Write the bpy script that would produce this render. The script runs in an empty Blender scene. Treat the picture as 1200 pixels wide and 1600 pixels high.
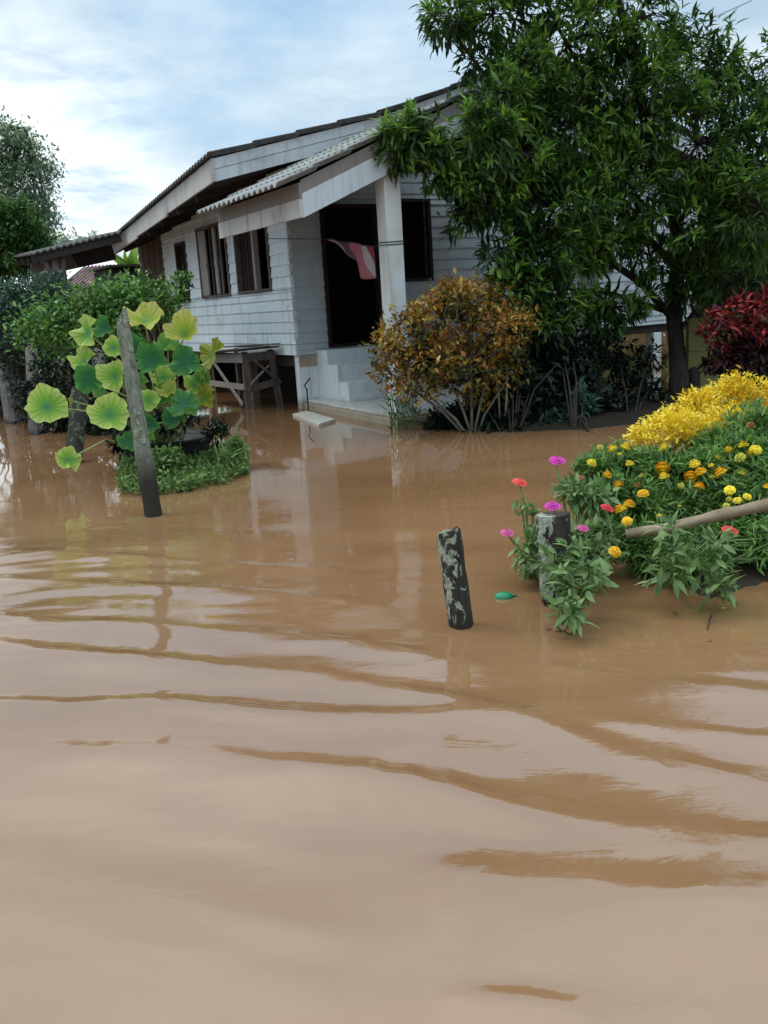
import bpy, math
import numpy as np
from mathutils import Vector, Matrix
R = math.radians
rng = np.random.RandomState(7)
SC = bpy.context.scene
COL = SC.collection

# ------------------------------------------------------------------ camera
F, PITCH, ROLL, YAW, CH = 1404.0, R(12.96), R(-3.43), R(119.8), 1.4
cp, sp = math.cos(PITCH), math.sin(PITCH)
FWD = np.array([0, cp, -sp]); r0 = np.array([1.0, 0, 0]); u0 = np.array([0, sp, cp])
RIGHT = math.cos(ROLL) * r0 + math.sin(ROLL) * u0
UP = -math.sin(ROLL) * r0 + math.cos(ROLL) * u0
CAM = np.array([0, 0, CH])
cd = bpy.data.cameras.new('camera'); cam = bpy.data.objects.new('camera', cd); COL.objects.link(cam)
cd.sensor_fit = 'VERTICAL'; cd.sensor_height = 24.0; cd.lens = F * 24.0 / 1600.0
cd.clip_start = 0.05; cd.clip_end = 2000
cam.matrix_world = Matrix(((RIGHT[0], UP[0], -FWD[0], CAM[0]), (RIGHT[1], UP[1], -FWD[1], CAM[1]),
                           (RIGHT[2], UP[2], -FWD[2], CAM[2]), (0, 0, 0, 1)))
SC.camera = cam

# ------------------------------------------------------------------ world, sun, exposure
SUN_EL, SUN_AZ = R(55), R(-62)      # azimuth measured from +Y towards +X
SC.view_settings.view_transform = 'Standard'; SC.view_settings.look = 'None'
SC.view_settings.gamma = 1; SC.view_settings.exposure = 0.36
w = bpy.data.worlds.new('World'); SC.world = w; w.use_nodes = True
nt = w.node_tree; nt.nodes.clear()
def N(t, **k):
    n = nt.nodes.new(t)
    for a, b in k.items(): setattr(n, a, b)
    return n
def LK(a, b): nt.links.new(a, b)
out = N('ShaderNodeOutputWorld'); bg = N('ShaderNodeBackground'); LK(bg.outputs[0], out.inputs[0])
bg.inputs[1].default_value = 0.1
sky = N('ShaderNodeTexSky', sky_type='NISHITA', sun_disc=False, sun_elevation=SUN_EL, sun_rotation=SUN_AZ)
sky.air_density = 1.0; sky.dust_density = 1.0; sky.ozone_density = 1.2
tc = N('ShaderNodeTexCoord'); sx = N('ShaderNodeSeparateXYZ'); LK(tc.outputs['Generated'], sx.inputs[0])
def M(op, a, b=None, c=None, clamp=False):
    n = N('ShaderNodeMath', operation=op); n.use_clamp = clamp
    for i, v in enumerate((a, b, c)):
        if v is None: continue
        if isinstance(v, (int, float)): n.inputs[i].default_value = v
        else: LK(v, n.inputs[i])
    return n.outputs[0]
zc = M('ADD', M('MAXIMUM', sx.outputs[2], 0.0), 0.16)
cxy = N('ShaderNodeCombineXYZ')
LK(M('DIVIDE', sx.outputs[0], zc), cxy.inputs[0]); LK(M('DIVIDE', sx.outputs[1], zc), cxy.inputs[1])
cxy.inputs[2].default_value = 3.3
def noise(scale, detail, rough, vec, dist=0.0):
    n = N('ShaderNodeTexNoise'); n.inputs['Scale'].default_value = scale; n.inputs['Detail'].default_value = detail
    n.inputs['Roughness'].default_value = rough; n.inputs['Distortion'].default_value = dist; LK(vec, n.inputs['Vector'])
    return n.outputs[0]
n1 = noise(0.55, 8, 0.55, cxy.outputs[0], 0.3)
n2 = noise(1.7, 6, 0.6, cxy.outputs[0], 0.2)
def ramp(v, a, b, ca=(0, 0, 0, 1), cb=(1, 1, 1, 1)):
    n = N('ShaderNodeValToRGB'); n.color_ramp.elements[0].position = a; n.color_ramp.elements[1].position = b
    n.color_ramp.elements[0].color = ca; n.color_ramp.elements[1].color = cb; n.color_ramp.interpolation = 'EASE'; LK(v, n.inputs[0])
    return n.outputs[0]
cover = ramp(n1, 0.40, 0.58)
shade = ramp(n2, 0.30, 0.68, (4.0, 5.3, 6.4, 1), (6.9, 7.8, 8.2, 1))
def mixc(f, a, b, t='MIX'):
    n = N('ShaderNodeMixRGB', blend_type=t)
    if isinstance(f, (int, float)): n.inputs[0].default_value = f
    else: LK(f, n.inputs[0])
    for i, v in ((1, a), (2, b)):
        if isinstance(v, tuple): n.inputs[i].default_value = v
        else: LK(v, n.inputs[i])
    return n.outputs[0]
thin = mixc(0.55, sky.outputs[0], (3.3, 5.5, 7.6, 1))         # high thin veil over the blue
full = mixc(M('MULTIPLY', cover, 0.85), thin, shade)
# bright cloud low where the sun hides
dv = N('ShaderNodeVectorMath', operation='DOT_PRODUCT'); LK(tc.outputs['Generated'], dv.inputs[0])
bd = np.array([-0.36, 0.92, 0.115]); bd = bd / np.linalg.norm(bd); dv.inputs[1].default_value = tuple(bd)
glow = M('MULTIPLY', ramp(dv.outputs['Value'], 0.975, 1.0), ramp(n2, 0.25, 0.6))
full = mixc(glow, full, (10.5, 11.0, 11.2, 1))
# unseen bright cloud above the frame, added to brighten the near water's reflections
hi = ramp(sx.outputs[2], .31, .74)
n3 = noise(1.1, 5, .55, cxy.outputs[0], .3)
full = mixc(hi, full, ramp(n3, .36, .64, (7.4, 10.4, 12.0, 1), (13.6, 15.8, 16.4, 1)))
LK(full, bg.inputs[0])
sd = bpy.data.lights.new('sun', 'SUN'); sun = bpy.data.objects.new('sun', sd); COL.objects.link(sun)
sd.energy = 0.9; sd.angle = R(16); sd.color = (1, 0.95, 0.88)
sdir = Vector((math.sin(SUN_AZ) * math.cos(SUN_EL), math.cos(SUN_AZ) * math.cos(SUN_EL), math.sin(SUN_EL)))
sun.rotation_euler = sdir.to_track_quat('Z', 'Y').to_euler()
SC.cycles.max_bounces = 8; SC.cycles.transparent_max_bounces = 8

# ------------------------------------------------------------------ placement helpers (rays to real surfaces)
def ray(x, y): return FWD + RIGHT * (x - 600) / F - UP * (y - 800) / F
def gz(x, y, z=0.0):
    d = ray(x, y); return CAM + d * ((z - CH) / d[2])
def pt(x, y, d): return CAM + ray(x, y) * d
HA = np.array([math.cos(YAW), math.sin(YAW), 0]); HB = np.array([math.sin(YAW), -math.cos(YAW), 0])
HO = gz(472, 639)
def hw(u, v, z): return HO + HB * u + HA * v + np.array([0, 0, z])
def front(x, y, v=0.0):
    d = ray(x, y); p = CAM + d * (((HO + HA * v - CAM) @ HA) / (d @ HA)) - HO; return p @ HB, v, p[2]
def leftw(x, y, u=0.0):
    d = ray(x, y); p = CAM + d * (((HO + HB * u - CAM) @ HB) / (d @ HB)) - HO; return u, p @ HA, p[2]

# ------------------------------------------------------------------ object helpers
def tag(o, label=None, cat=None, group=None, kind=None):
    if label: o['label'] = label
    if cat: o['category'] = cat
    if group: o['group'] = group
    if kind: o['kind'] = kind
    return o
def empty(name, loc, label, cat, rz=0.0, group=None):
    o = bpy.data.objects.new(name, None); COL.objects.link(o); o.location = tuple(loc); o.rotation_euler = (0, 0, rz)
    o.empty_display_size = 0.1
    return tag(o, label, cat, group)
class MB:
    def __init__(s): s.v = []; s.f = []; s.m = []
    def add(s, vs, fs, m=0):
        n = len(s.v); s.v += [tuple(map(float, p)) for p in vs]
        for f in fs: s.f.append(tuple(i + n for i in f)); s.m.append(m)
    def box(s, a, b, m=0):
        x0, y0, z0 = a; x1, y1, z1 = b
        s.hexa([(x0, y0, z0), (x1, y0, z0), (x1, y1, z0), (x0, y1, z0), (x0, y0, z1), (x1, y0, z1), (x1, y1, z1), (x0, y1, z1)], m)
    def hexa(s, p, m=0):
        s.add(p, [(0, 3, 2, 1), (4, 5, 6, 7), (0, 1, 5, 4), (1, 2, 6, 5), (2, 3, 7, 6), (3, 0, 4, 7)], m)
    def beam(s, a, b, w_, h_, m=0, up=(0, 0, 1)):
        a = np.array(a, float); b = np.array(b, float); d = b - a; d /= np.linalg.norm(d)
        u_ = np.array(up, float); si = np.cross(d, u_); si /= np.linalg.norm(si); u_ = np.cross(si, d)
        si = si * w_ / 2; u_ = u_ * h_ / 2
        s.hexa([a - si - u_, a + si - u_, b + si - u_, b - si - u_, a - si + u_, a + si + u_, b + si + u_, b - si + u_], m)
    def tube(s, pts, rad, n=8, m=0, jit=0.0, cap=True, rs=None):
        pts = [np.array(p, float) for p in pts]; k = len(pts)
        if not hasattr(rad, '__len__'): rad = [rad] * k
        rs = rs or rng
        t0 = pts[1] - pts[0]; t0 /= max(np.linalg.norm(t0), 1e-9)
        ref = np.array([1.0, 0, 0]) if abs(t0[0]) < 0.8 else np.array([0, 1.0, 0])
        nn = np.cross(t0, ref); nn /= np.linalg.norm(nn); vs = []
        prof = 1 + jit * rs.uniform(-1, 1, n)
        for i in range(k):
            t = pts[min(i + 1, k - 1)] - pts[max(i - 1, 0)]; t /= max(np.linalg.norm(t), 1e-9)
            nn = nn - t * (nn @ t); nn /= np.linalg.norm(nn); bb = np.cross(t, nn)
            for j in range(n):
                a = 2 * math.pi * j / n
                r = rad[i] * prof[j] * (1 + jit * 0.35 * rs.uniform(-1, 1))
                vs.append(pts[i] + (nn * math.cos(a) + bb * math.sin(a)) * r)
        fs = [(i * n + j, i * n + (j + 1) % n, (i + 1) * n + (j + 1) % n, (i + 1) * n + j) for i in range(k - 1) for j in range(n)]
        if cap: fs += [tuple(range(n))[::-1], tuple((k - 1) * n + j for j in range(n))]
        s.add(vs, fs, m)
    def build(s, name, mats, parent=None, smooth=False, bevel=0.0):
        me = bpy.data.meshes.new(name); me.from_pydata(s.v, [], s.f)
        if not isinstance(mats, (list, tuple)): mats = [mats]
        for m_ in mats: me.materials.append(m_)
        me.polygons.foreach_set('material_index', s.m)
        me.polygons.foreach_set('use_smooth', [smooth] * len(s.f)); me.update()
        o = bpy.data.objects.new(name, me); COL.objects.link(o)
        if parent: o.parent = parent
        if bevel:
            bv = o.modifiers.new('bevel', 'BEVEL'); bv.width = bevel; bv.segments = 2; bv.limit_method = 'ANGLE'
        return o
def rebase(o, loc):
    """put an object's origin at loc (its mesh is in world coordinates)"""
    L = Vector(tuple(map(float, loc))); o.data.transform(Matrix.Translation(-L)); o.location = L
    return o

# ------------------------------------------------------------------ leaves
LANCE = (np.array([(0, 0, 0), (-.42, .28, .04), (0, .28, 0), (.42, .28, .04), (-.40, .62, -.04), (0, .62, -.08), (.40, .62, -.04), (0, 1, -.24)]),
         [(0, 2, 1), (0, 3, 2), (1, 2, 5, 4), (2, 3, 6, 5), (4, 5, 7), (5, 6, 7)])
OVAL = (np.array([(0, 0, 0), (-.5, .45, .07), (0, .5, 0), (.5, .45, .07), (0, 1, -.10)]),
        [(0, 2, 1), (0, 3, 2), (1, 2, 4), (2, 3, 4)])
BLADE = (np.array([(-.5, 0, 0), (.5, 0, 0), (-.42, .35, .02), (.42, .35, .02), (-.3, .7, -.06), (.3, .7, -.06), (0, 1, -.24)]),
         [(0, 1, 3, 2), (2, 3, 5, 4), (4, 5, 6)])
def unit(a): return a / np.maximum(np.linalg.norm(a, axis=-1, keepdims=True), 1e-9)
def leafarr(P, D, L, W, tpl=LANCE, upv=None):
    n = len(P); D = unit(D)
    U = np.tile(np.array([0, 0, 1.0]), (n, 1)) if upv is None else upv
    U = U + rng.normal(0, .35, (n, 3))
    S = unit(np.cross(D, U)); Nn = np.cross(S, D)
    T, fc = tpl; L = np.broadcast_to(L, (n,)); W = np.broadcast_to(W, (n,))
    V = (P[:, None, :] + D[:, None, :] * (T[None, :, 1, None] * L[:, None, None]) + S[:, None, :] * (T[None, :, 0, None] * W[:, None, None])
         + Nn[:, None, :] * (T[None, :, 2, None] * L[:, None, None]))
    return V.reshape(-1, 3), fc, len(T), n
def build_leaves(name, packs, mat, parent=None, base=None):
    vs, loops, starts, tot = [], [], [], []; vo = 0; lo = 0
    for V, fc, nv, n in packs:
        vs.append(V); off = (np.arange(n) * nv + vo)
        flat = np.concatenate([np.array(f) for f in fc]); sz = np.array([len(f) for f in fc])
        loops.append((off[:, None] + flat[None, :]).ravel())
        t = np.tile(sz, n); tot.append(t); starts.append(lo + np.concatenate([[0], np.cumsum(t)[:-1]])); lo += t.sum(); vo += n * nv
    V = np.concatenate(vs)
    if base is not None: V = V - np.array(base)[None, :]
    loops = np.concatenate(loops).astype(np.int32)
    starts = np.concatenate(starts).astype(np.int32); tot = np.concatenate(tot).astype(np.int32)
    me = bpy.data.meshes.new(name); me.vertices.add(len(V)); me.vertices.foreach_set('co', V.astype(np.float32).ravel())
    me.loops.add(len(loops)); me.loops.foreach_set('vertex_index', loops)
    me.polygons.add(len(starts)); me.polygons.foreach_set('loop_start', starts); me.polygons.foreach_set('loop_total', tot)
    me.materials.append(mat); me.update(calc_edges=True); me.validate()
    o = bpy.data.objects.new(name, me); COL.objects.link(o)
    if parent: o.parent = parent
    return o
def rand_dirs(n, zb=0.0):
    d = rng.normal(0, 1, (n, 3)); d = unit(d); d[:, 2] += zb; return unit(d)
def rosettes(C, O, k, L, W, tpl=LANCE, spread=1.0, droop=0.0, jitter=0.3, out=0.02):
    """C cluster centres, O outward axes; k leaves around each"""
    n = len(C); P = np.repeat(C, k, 0); A = np.repeat(unit(O), k, 0)
    d = unit(rng.normal(0, 1, (n * k, 3))); d = d - A * np.sum(d * A, 1, keepdims=True); d = unit(d)
    a = rng.uniform(.15, 1.0, (n * k, 1)) * spread
    D = unit(A * (1 - a * .75) + d * a); D[:, 2] -= droop * rng.uniform(.3, 1, n * k); D = unit(D)
    P = P + rng.normal(0, out, (n * k, 3))
    s = rng.uniform(1 - jitter, 1 + jitter, n * k)
    return leafarr(P, D, L * s, W * s, tpl)
def blob_points(blobs, dens, shell=0.5):
    """blobs: (centre, radius xyz, n)"""
    P, O = [], []
    for c, r, n in blobs:
        n = max(1, int(n * dens)); d = rand_dirs(n)
        rr = shell + (1 - shell) * rng.uniform(0, 1, n) ** 0.6
        rr *= 1 + .14 * np.sin(d[:, 0] * 5 + c[0] * 9) * np.cos(d[:, 2] * 6 + c[1] * 7)
        P.append(np.array(c)[None] + d * rr[:, None] * np.array(r)[None]); O.append(d)
    return np.concatenate(P), np.concatenate(O)

# ------------------------------------------------------------------ materials
def mat(name, rough=0.7, spec=0.4):
    m = bpy.data.materials.new(name); m.use_nodes = True
    global nt; nt = m.node_tree
    b = nt.nodes['Principled BSDF']; b.inputs['Roughness'].default_value = rough; b.inputs['Specular IOR Level'].default_value = spec
    return m, b
def objco(scale=(1, 1, 1), which='Object'):
    t = N('ShaderNodeTexCoord'); mp = N('ShaderNodeMapping'); mp.inputs['Scale'].default_value = scale; LK(t.outputs[which], mp.inputs[0]); return mp.outputs[0]
def multi(v, stops):
    n = N('ShaderNodeValToRGB'); e = n.color_ramp.elements
    while len(e) < len(stops): e.new(0.5)
    for i, (p, c) in enumerate(stops): e[i].position = p; e[i].color = (*c, 1)
    LK(v, n.inputs[0]); return n.outputs[0]
def bumpn(b, h, st, dist=0.01):
    n = N('ShaderNodeBump'); n.inputs['Strength'].default_value = st; n.inputs['Distance'].default_value = dist; LK(h, n.inputs['Height']); LK(n.outputs[0], b.inputs['Normal'])
def leafmat(name, stops, trans=0.3, rough=0.45, spec=0.4, tint=(0.5, 0.8, 0.1), nw=.38, ns=1.6):
    m, b = mat(name, rough, spec)
    g = N('ShaderNodeNewGeometry'); co = objco()
    nz = noise(ns, 4, .55, co)
    f = M('ADD', M('MULTIPLY', g.outputs['Random Per Island'], 1 - nw), M('MULTIPLY', ramp(nz, .3, .7) if nw > .4 else nz, nw))
    c = multi(f, stops); LK(c, b.inputs['Base Color'])
    tr = N('ShaderNodeBsdfTranslucent'); LK(mixc(0.5, c, (*tint, 1), 'MULTIPLY') if False else c, tr.inputs[0])
    mx = N('ShaderNodeMixShader'); mx.inputs[0].default_value = trans
    LK(b.outputs[0], mx.inputs[1]); LK(tr.outputs[0], mx.inputs[2]); LK(mx.outputs[0], nt.nodes['Material Output'].inputs[0])
    return m
def woodmat(name, stops, scale=(6, 6, 1.2), rough=0.8, bump=0.5, spec=0.25):
    m, b = mat(name, rough, spec); co = objco(scale)
    a = noise(3.0, 8, .65, co, .6); b2 = noise(0.7, 4, .5, objco((1, 1, 1)))
    f = M('ADD', M('MULTIPLY', a, .65), M('MULTIPLY', b2, .35)); LK(multi(f, stops), b.inputs['Base Color']); bumpn(b, a, bump, .01)
    return m
def paintmat(name, base, dirt, amount=0.5, rough=0.6):
    """old paint with run-off streaks, worn and grimy spots"""
    m, b = mat(name, rough, .35)
    st = noise(2.0, 6, .6, objco((5, 5, .45)), .2); bl = noise(1.1, 7, .6, objco((1.3, 1.3, 1.6)), .3); fine = noise(40, 4, .6, objco((1, 1, 1)))
    g = N('ShaderNodeNewGeometry')
    c = mixc(M('MULTIPLY', ramp(st, .50, .78), amount), (*base, 1), (*dirt, 1))
    c = mixc(M('MULTIPLY', ramp(bl, .50, .80), amount), c, (*[x * .8 for x in dirt], 1))
    c = mixc(M('MULTIPLY', g.outputs['Random Per Island'], .28), c, (*[x * .72 for x in base], 1))
    sz = N('ShaderNodeSeparateXYZ'); LK(objco(), sz.inputs[0])
    mudl = ramp(M('ADD', sz.outputs[2], M('MULTIPLY', st, .22)), .16, .30, (1, 1, 1, 1), (0, 0, 0, 1))      # silt line left by the flood
    c = mixc(M('MULTIPLY', mudl, .75), c, (.30, .20, .12, 1))
    LK(c, b.inputs['Base Color']); bumpn(b, M('ADD', M('MULTIPLY', fine, .3), st), .25, .004)
    return m
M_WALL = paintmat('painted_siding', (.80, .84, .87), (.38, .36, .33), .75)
M_FRONT = paintmat('shaded_front_paint', (.54, .57, .60), (.30, .30, .28), .5)  # darker copy of the house paint, shade of the front face put in
M_FASC = paintmat('painted_fascia', (.62, .64, .68), (.30, .24, .20), .7)
M_FASCB = paintmat('worn_fascia', (.56, .52, .50), (.20, .13, .10), .95, .8)
M_EDGE = paintmat('edge_board', (.26, .22, .20), (.14, .11, .09), .7, .8)
M_CONC = paintmat('painted_concrete', (.76, .79, .80), (.42, .38, .32), .6, .75)
M_COL = paintmat('column_paint', (.74, .74, .74), (.40, .33, .24), .6, .7)
M_BARE = woodmat('bare_concrete', [(.3, (.30, .23, .16)), (.55, (.42, .34, .25)), (.8, (.20, .16, .12))], (2, 2, 2), .9, .4)
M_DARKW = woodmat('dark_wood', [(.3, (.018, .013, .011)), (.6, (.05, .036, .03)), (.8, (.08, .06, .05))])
M_MAROON = woodmat('maroon_wood', [(.3, (.016, .006, .006)), (.7, (.04, .016, .014))])
M_GREYW = woodmat('grey_weathered_wood', [(.3, (.045, .034, .028)), (.5, (.13, .10, .085)), (.75, (.30, .25, .22))], (5, 5, 2))
M_PALEW = woodmat('pale_weathered_wood', [(.25, (.17, .14, .12)), (.5, (.33, .28, .25)), (.8, (.50, .45, .42))], (5, 5, 2))
M_BROWNP = woodmat('brown_planks', [(.3, (.06, .035, .025)), (.6, (.12, .08, .06)), (.8, (.20, .15, .12))], (5, 5, 1))
M_TILE = woodmat('cement_tile', [(.3, (.045, .043, .04)), (.5, (.11, .105, .10)), (.75, (.24, .235, .23))], (3, 3, 3), .9, .5)
M_TILEW = woodmat('pale_cement_tile', [(.25, (.09, .08, .07)), (.42, (.22, .215, .21)), (.75, (.44, .43, .42))], (5, 5, 5), .9, .5)
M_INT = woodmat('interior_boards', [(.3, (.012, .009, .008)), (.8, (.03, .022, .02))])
M_BARK = woodmat('bark', [(.3, (.016, .012, .010)), (.55, (.045, .035, .028)), (.8, (.085, .07, .055))], (6, 6, 3), .9, 1.0)
M_BARKP = woodmat('pale_bark', [(.3, (.09, .075, .06)), (.55, (.19, .16, .13)), (.8, (.30, .26, .22))], (8, 8, 3), .9, .8)
M_TUB = woodmat('black_tub', [(.3, (.012, .012, .011)), (.8, (.035, .034, .03))], (3, 3, 3), .6, .3)
M_MUD = woodmat('mud', [(.3, (.010, .008, .006)), (.6, (.028, .019, .013)), (.8, (.055, .038, .026))], (3, 3, 3), .6, 1.0)  # tone lowered so the mud itself carries the shade under the shrubs
def lichenmat(name, wood, patch, thr, scale=14, rough=.85, foot=.05, side=0.0):
    m, b = mat(name, rough, .25); a = noise(3, 8, .65, objco((8, 8, 1.4)), .5)
    p = noise(scale, 5, .62, objco((1, 1, .65)), .4); s0 = N('ShaderNodeSeparateXYZ'); LK(objco(), s0.inputs[0]); p = M('SUBTRACT', p, M('MULTIPLY', s0.outputs[0], side)); base = multi(a, wood)
    q = noise(60, 3, .6, objco()); pc = mixc(ramp(q, .35, .65), (*patch, 1), (*[x * .5 for x in patch], 1))
    c = mixc(ramp(p, thr, thr + .035), base, pc)
    sz = N('ShaderNodeSeparateXYZ'); LK(objco(), sz.inputs[0])
    wet = ramp(M('ADD', sz.outputs[2], M('MULTIPLY', p, .10)), foot, foot * 2.2 + .03)            # soaked foot of the post
    c = mixc(wet, (.028, .022, .016, 1), c); LK(c, b.inputs['Base Color']); bumpn(b, M('ADD', a, ramp(p, thr, thr + .04)), .9, .012)
    return m
M_POSTD = lichenmat('lichened_post', [(.3, (.014, .012, .010)), (.7, (.055, .045, .038))], (.36, .37, .28), .555, 30, side=1.4)
M_POSTG = lichenmat('grey_green_post', [(.3, (.06, .055, .04)), (.5, (.16, .16, .12)), (.75, (.27, .28, .21))], (.28, .30, .21), .56, 9, .85, .26)
M_POSTT = lichenmat('half_mossy_post', [(.3, (.014, .011, .009)), (.7, (.06, .045, .038))], (.40, .42, .33), .57, 22, side=2.2)
M_POSTM = lichenmat('mossy_post', [(.3, (.012, .011, .009)), (.7, (.05, .04, .03))], (.13, .16, .10), .52, 20)
M_POLE = woodmat('tan_pole', [(.25, (.10, .07, .045)), (.5, (.27, .20, .13)), (.8, (.42, .34, .24))], (3, 3, 3))
M_POSTB = lichenmat('grey_post', [(.3, (.07, .06, .05)), (.7, (.20, .17, .15))], (.30, .29, .27), .55, 7)
M_TREEN = leafmat('young_tree_leaf', [(.15, (.05, .12, .02)), (.5, (.12, .26, .03)), (.85, (.28, .44, .06))], .4, .4)
M_TREE = leafmat('tree_leaf', [(.12, (.015, .030, .010)), (.40, (.038, .082, .016)), (.64, (.095, .18, .028)), (.86, (.21, .34, .045))], .36, .5, .32, nw=.5, ns=1.3)
M_SHADEB = leafmat('shade_dark_leaf', [(.2, (.005, .010, .006)), (.55, (.009, .020, .010)), (.85, (.022, .042, .017))], .15, .5, .3)  # leaf colour taken close to black to carry deep shade
M_CROTON = leafmat('orange_croton_leaf', [(.14, (.018, .020, .006)), (.32, (.06, .06, .012)), (.46, (.16, .13, .018)), (.58, (.34, .17, .022)), (.68, (.38, .11, .022)), (.78, (.48, .33, .05)), (.9, (.60, .46, .14))], .25, .5, nw=.55, ns=2.2)
M_RED = leafmat('red_leaf', [(.15, (.03, .007, .010)), (.48, (.09, .010, .016)), (.62, (.26, .018, .025)), (.76, (.55, .06, .05)), (.88, (.72, .20, .12))], .25, .45)
M_REDD = leafmat('dark_red_leaf', [(.15, (.010, .006, .007)), (.5, (.030, .008, .010)), (.85, (.09, .014, .016))], .15, .5)
M_YEL = leafmat('golden_leaf', [(.08, (.28, .20, .012)), (.25, (.70, .46, .014)), (.55, (.90, .66, .02)), (.85, (.96, .82, .10))], .3, .45)
M_YELD = leafmat('withered_golden_leaf', [(.1, (.05, .02, .01)), (.5, (.20, .10, .015)), (.85, (.5, .32, .03))], .2, .5)
M_MARI = leafmat('marigold_leaf', [(.12, (.035, .085, .022)), (.42, (.085, .19, .04)), (.66, (.17, .31, .06)), (.86, (.30, .42, .11))], .35, .5)
M_ZIN = leafmat('zinnia_leaf', [(.15, (.07, .12, .035)), (.5, (.15, .25, .075)), (.85, (.30, .40, .17))], .35, .55)
M_VAR = leafmat('light_green_leaf', [(.12, (.02, .06, .015)), (.38, (.055, .15, .025)), (.58, (.12, .28, .04)), (.74, (.22, .38, .08)), (.86, (.48, .56, .28))], .3, .45)
M_BLUE = leafmat('blue_green_leaf', [(.15, (.022, .05, .035)), (.5, (.05, .11, .07)), (.85, (.12, .20, .14))], .3, .55)
M_FARG = leafmat('far_tree_leaf', [(.15, (.02, .06, .018)), (.5, (.055, .135, .03)), (.85, (.14, .25, .05))], .3, .55)
M_FEATH = leafmat('haze_paled_leaf', [(.15, (.07, .13, .08)), (.45, (.17, .27, .15)), (.75, (.32, .40, .25)), (.92, (.42, .34, .2))], .5, .6)  # leaves paled, distance haze put into their colour
M_WEED = leafmat('weed_leaf', [(.15, (.035, .07, .018)), (.5, (.11, .20, .04)), (.85, (.25, .36, .10))], .3, .5)
M_BAN = leafmat('banana_leaf', [(.2, (.10, .22, .03)), (.8, (.28, .42, .06))], .45, .5)
def flat(name, c, rough=.6, var=.25, sc=12):
    m, b = mat(name, rough, .3); n_ = noise(sc, 5, .6, objco()); g = N('ShaderNodeNewGeometry')
    f = M('ADD', M('MULTIPLY', n_, .6), M('MULTIPLY', g.outputs['Random Per Island'], .4))
    LK(multi(f, [(.2, tuple(x * (1 - var) for x in c)), (.8, tuple(min(1, x * (1 + var)) for x in c))]), b.inputs['Base Color']); return m
M_FLO = flat('orange_marigold', (.86, .46, .010)); M_FLY = flat('lemon_marigold', (.85, .62, .03)); M_FLG = flat('young_marigold', (.45, .42, .05)); M_FLD = flat('withered_bloom', (.28, .11, .03))
M_FPK = flat('magenta_petal', (.55, .03, .33)); M_FPI = flat('pink_petal', (.62, .08, .28)); M_FRD = flat('red_petal', (.62, .03, .04)); M_FCO = flat('coral_petal', (.75, .07, .06)); M_DISC = flat('flower_disc', (.12, .05, .02))
M_GRN = flat('green_plastic', (.02, .22, .10), .35); M_METAL = flat('galvanised', (.45, .46, .48), .4)
M_WIRE = flat('wire', (.03, .03, .035), .5); M_BOARD = woodmat('pale_board', [(.3, (.38, .36, .31)), (.7, (.56, .54, .48))], (3, 3, 3))
M_STEM = flat('green_stem', (.14, .22, .07)); M_STEMY = flat('pale_stem', (.32, .36, .14))
M_MAUVE = flat('mauve_roof', (.22, .12, .13), .8, .15, 3); M_YGW = flat('yellow_green_wall', (.20, .20, .07), .9, .25, 2); M_GREYWALL = flat('grey_wall', (.28, .25, .24), .9)
def clothmat():
    m, b = mat('shade_dimmed_cloth', .9, .1); c = N('ShaderNodeUVMap'); s = N('ShaderNodeSeparateXYZ'); LK(c.outputs[0], s.inputs[0])
    n = N('ShaderNodeValToRGB'); n.color_ramp.interpolation = 'CONSTANT'; e = n.color_ramp.elements
    st = [(0, (.20, .05, .07)), (.14, (.34, .26, .28)), (.30, (.10, .07, .10)), (.50, (.36, .12, .14)), (.72, (.38, .34, .35)), (.84, (.26, .05, .07))]  # stripes dimmed for porch shade, the darkest one stands for shaded cloth
    while len(e) < len(st): e.new(.5)
    for i, (p, q) in enumerate(st): e[i].position = p; e[i].color = (*q, 1)
    LK(s.outputs[0], n.inputs[0]); LK(n.outputs[0], b.inputs['Base Color']); return m
M_CLOTH = clothmat()
def lotusmat(name, inner, outer, edge):
    m, b = mat(name, .5, .35); c = N('ShaderNodeUVMap'); s = N('ShaderNodeSeparateXYZ'); LK(c.outputs[0], s.inputs[0])
    nz = noise(9, 4, .6, objco())
    r = M('ADD', s.outputs[0], M('MULTIPLY', M('SUBTRACT', nz, .5), .35))
    col = multi(r, [(.05, inner), (.5, outer), (.97, edge)])
    w_ = M('ABSOLUTE', M('SINE', M('MULTIPLY', s.outputs[1], math.pi * 19)))        # radial veins
    vein = M('MULTIPLY', ramp(w_, 0, .30, (1, 1, 1, 1), (0, 0, 0, 1)), .75)
    col = mixc(vein, col, (*[x * .5 for x in outer], 1))
    sp_ = ramp(noise(22, 4, .7, objco(), .3), .63, .68); col = mixc(M('MULTIPLY', sp_, .8), col, (.16, .10, .03, 1))
    LK(col, b.inputs['Base Color']); bumpn(b, w_, .5, .008)
    tr = N('ShaderNodeBsdfTranslucent'); LK(col, tr.inputs[0]); mx = N('ShaderNodeMixShader'); mx.inputs[0].default_value = .38
    LK(b.outputs[0], mx.inputs[1]); LK(tr.outputs[0], mx.inputs[2]); LK(mx.outputs[0], nt.nodes['Material Output'].inputs[0]); return m
M_LOY = lotusmat('lotus_yellow', (.13, .30, .05), (.38, .46, .05), (.58, .52, .14))
M_LOL = lotusmat('lotus_light', (.07, .27, .10), (.24, .44, .05), (.50, .58, .16))
M_LOG = lotusmat('lotus_green', (.05, .21, .06), (.10, .28, .04), (.22, .38, .08))
M_LOD = lotusmat('lotus_dark', (.035, .15, .075), (.035, .17, .05), (.09, .25, .05))
M_LOO = lotusmat('lotus_olive', (.13, .22, .03), (.22, .28, .02), (.34, .34, .04))

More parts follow.
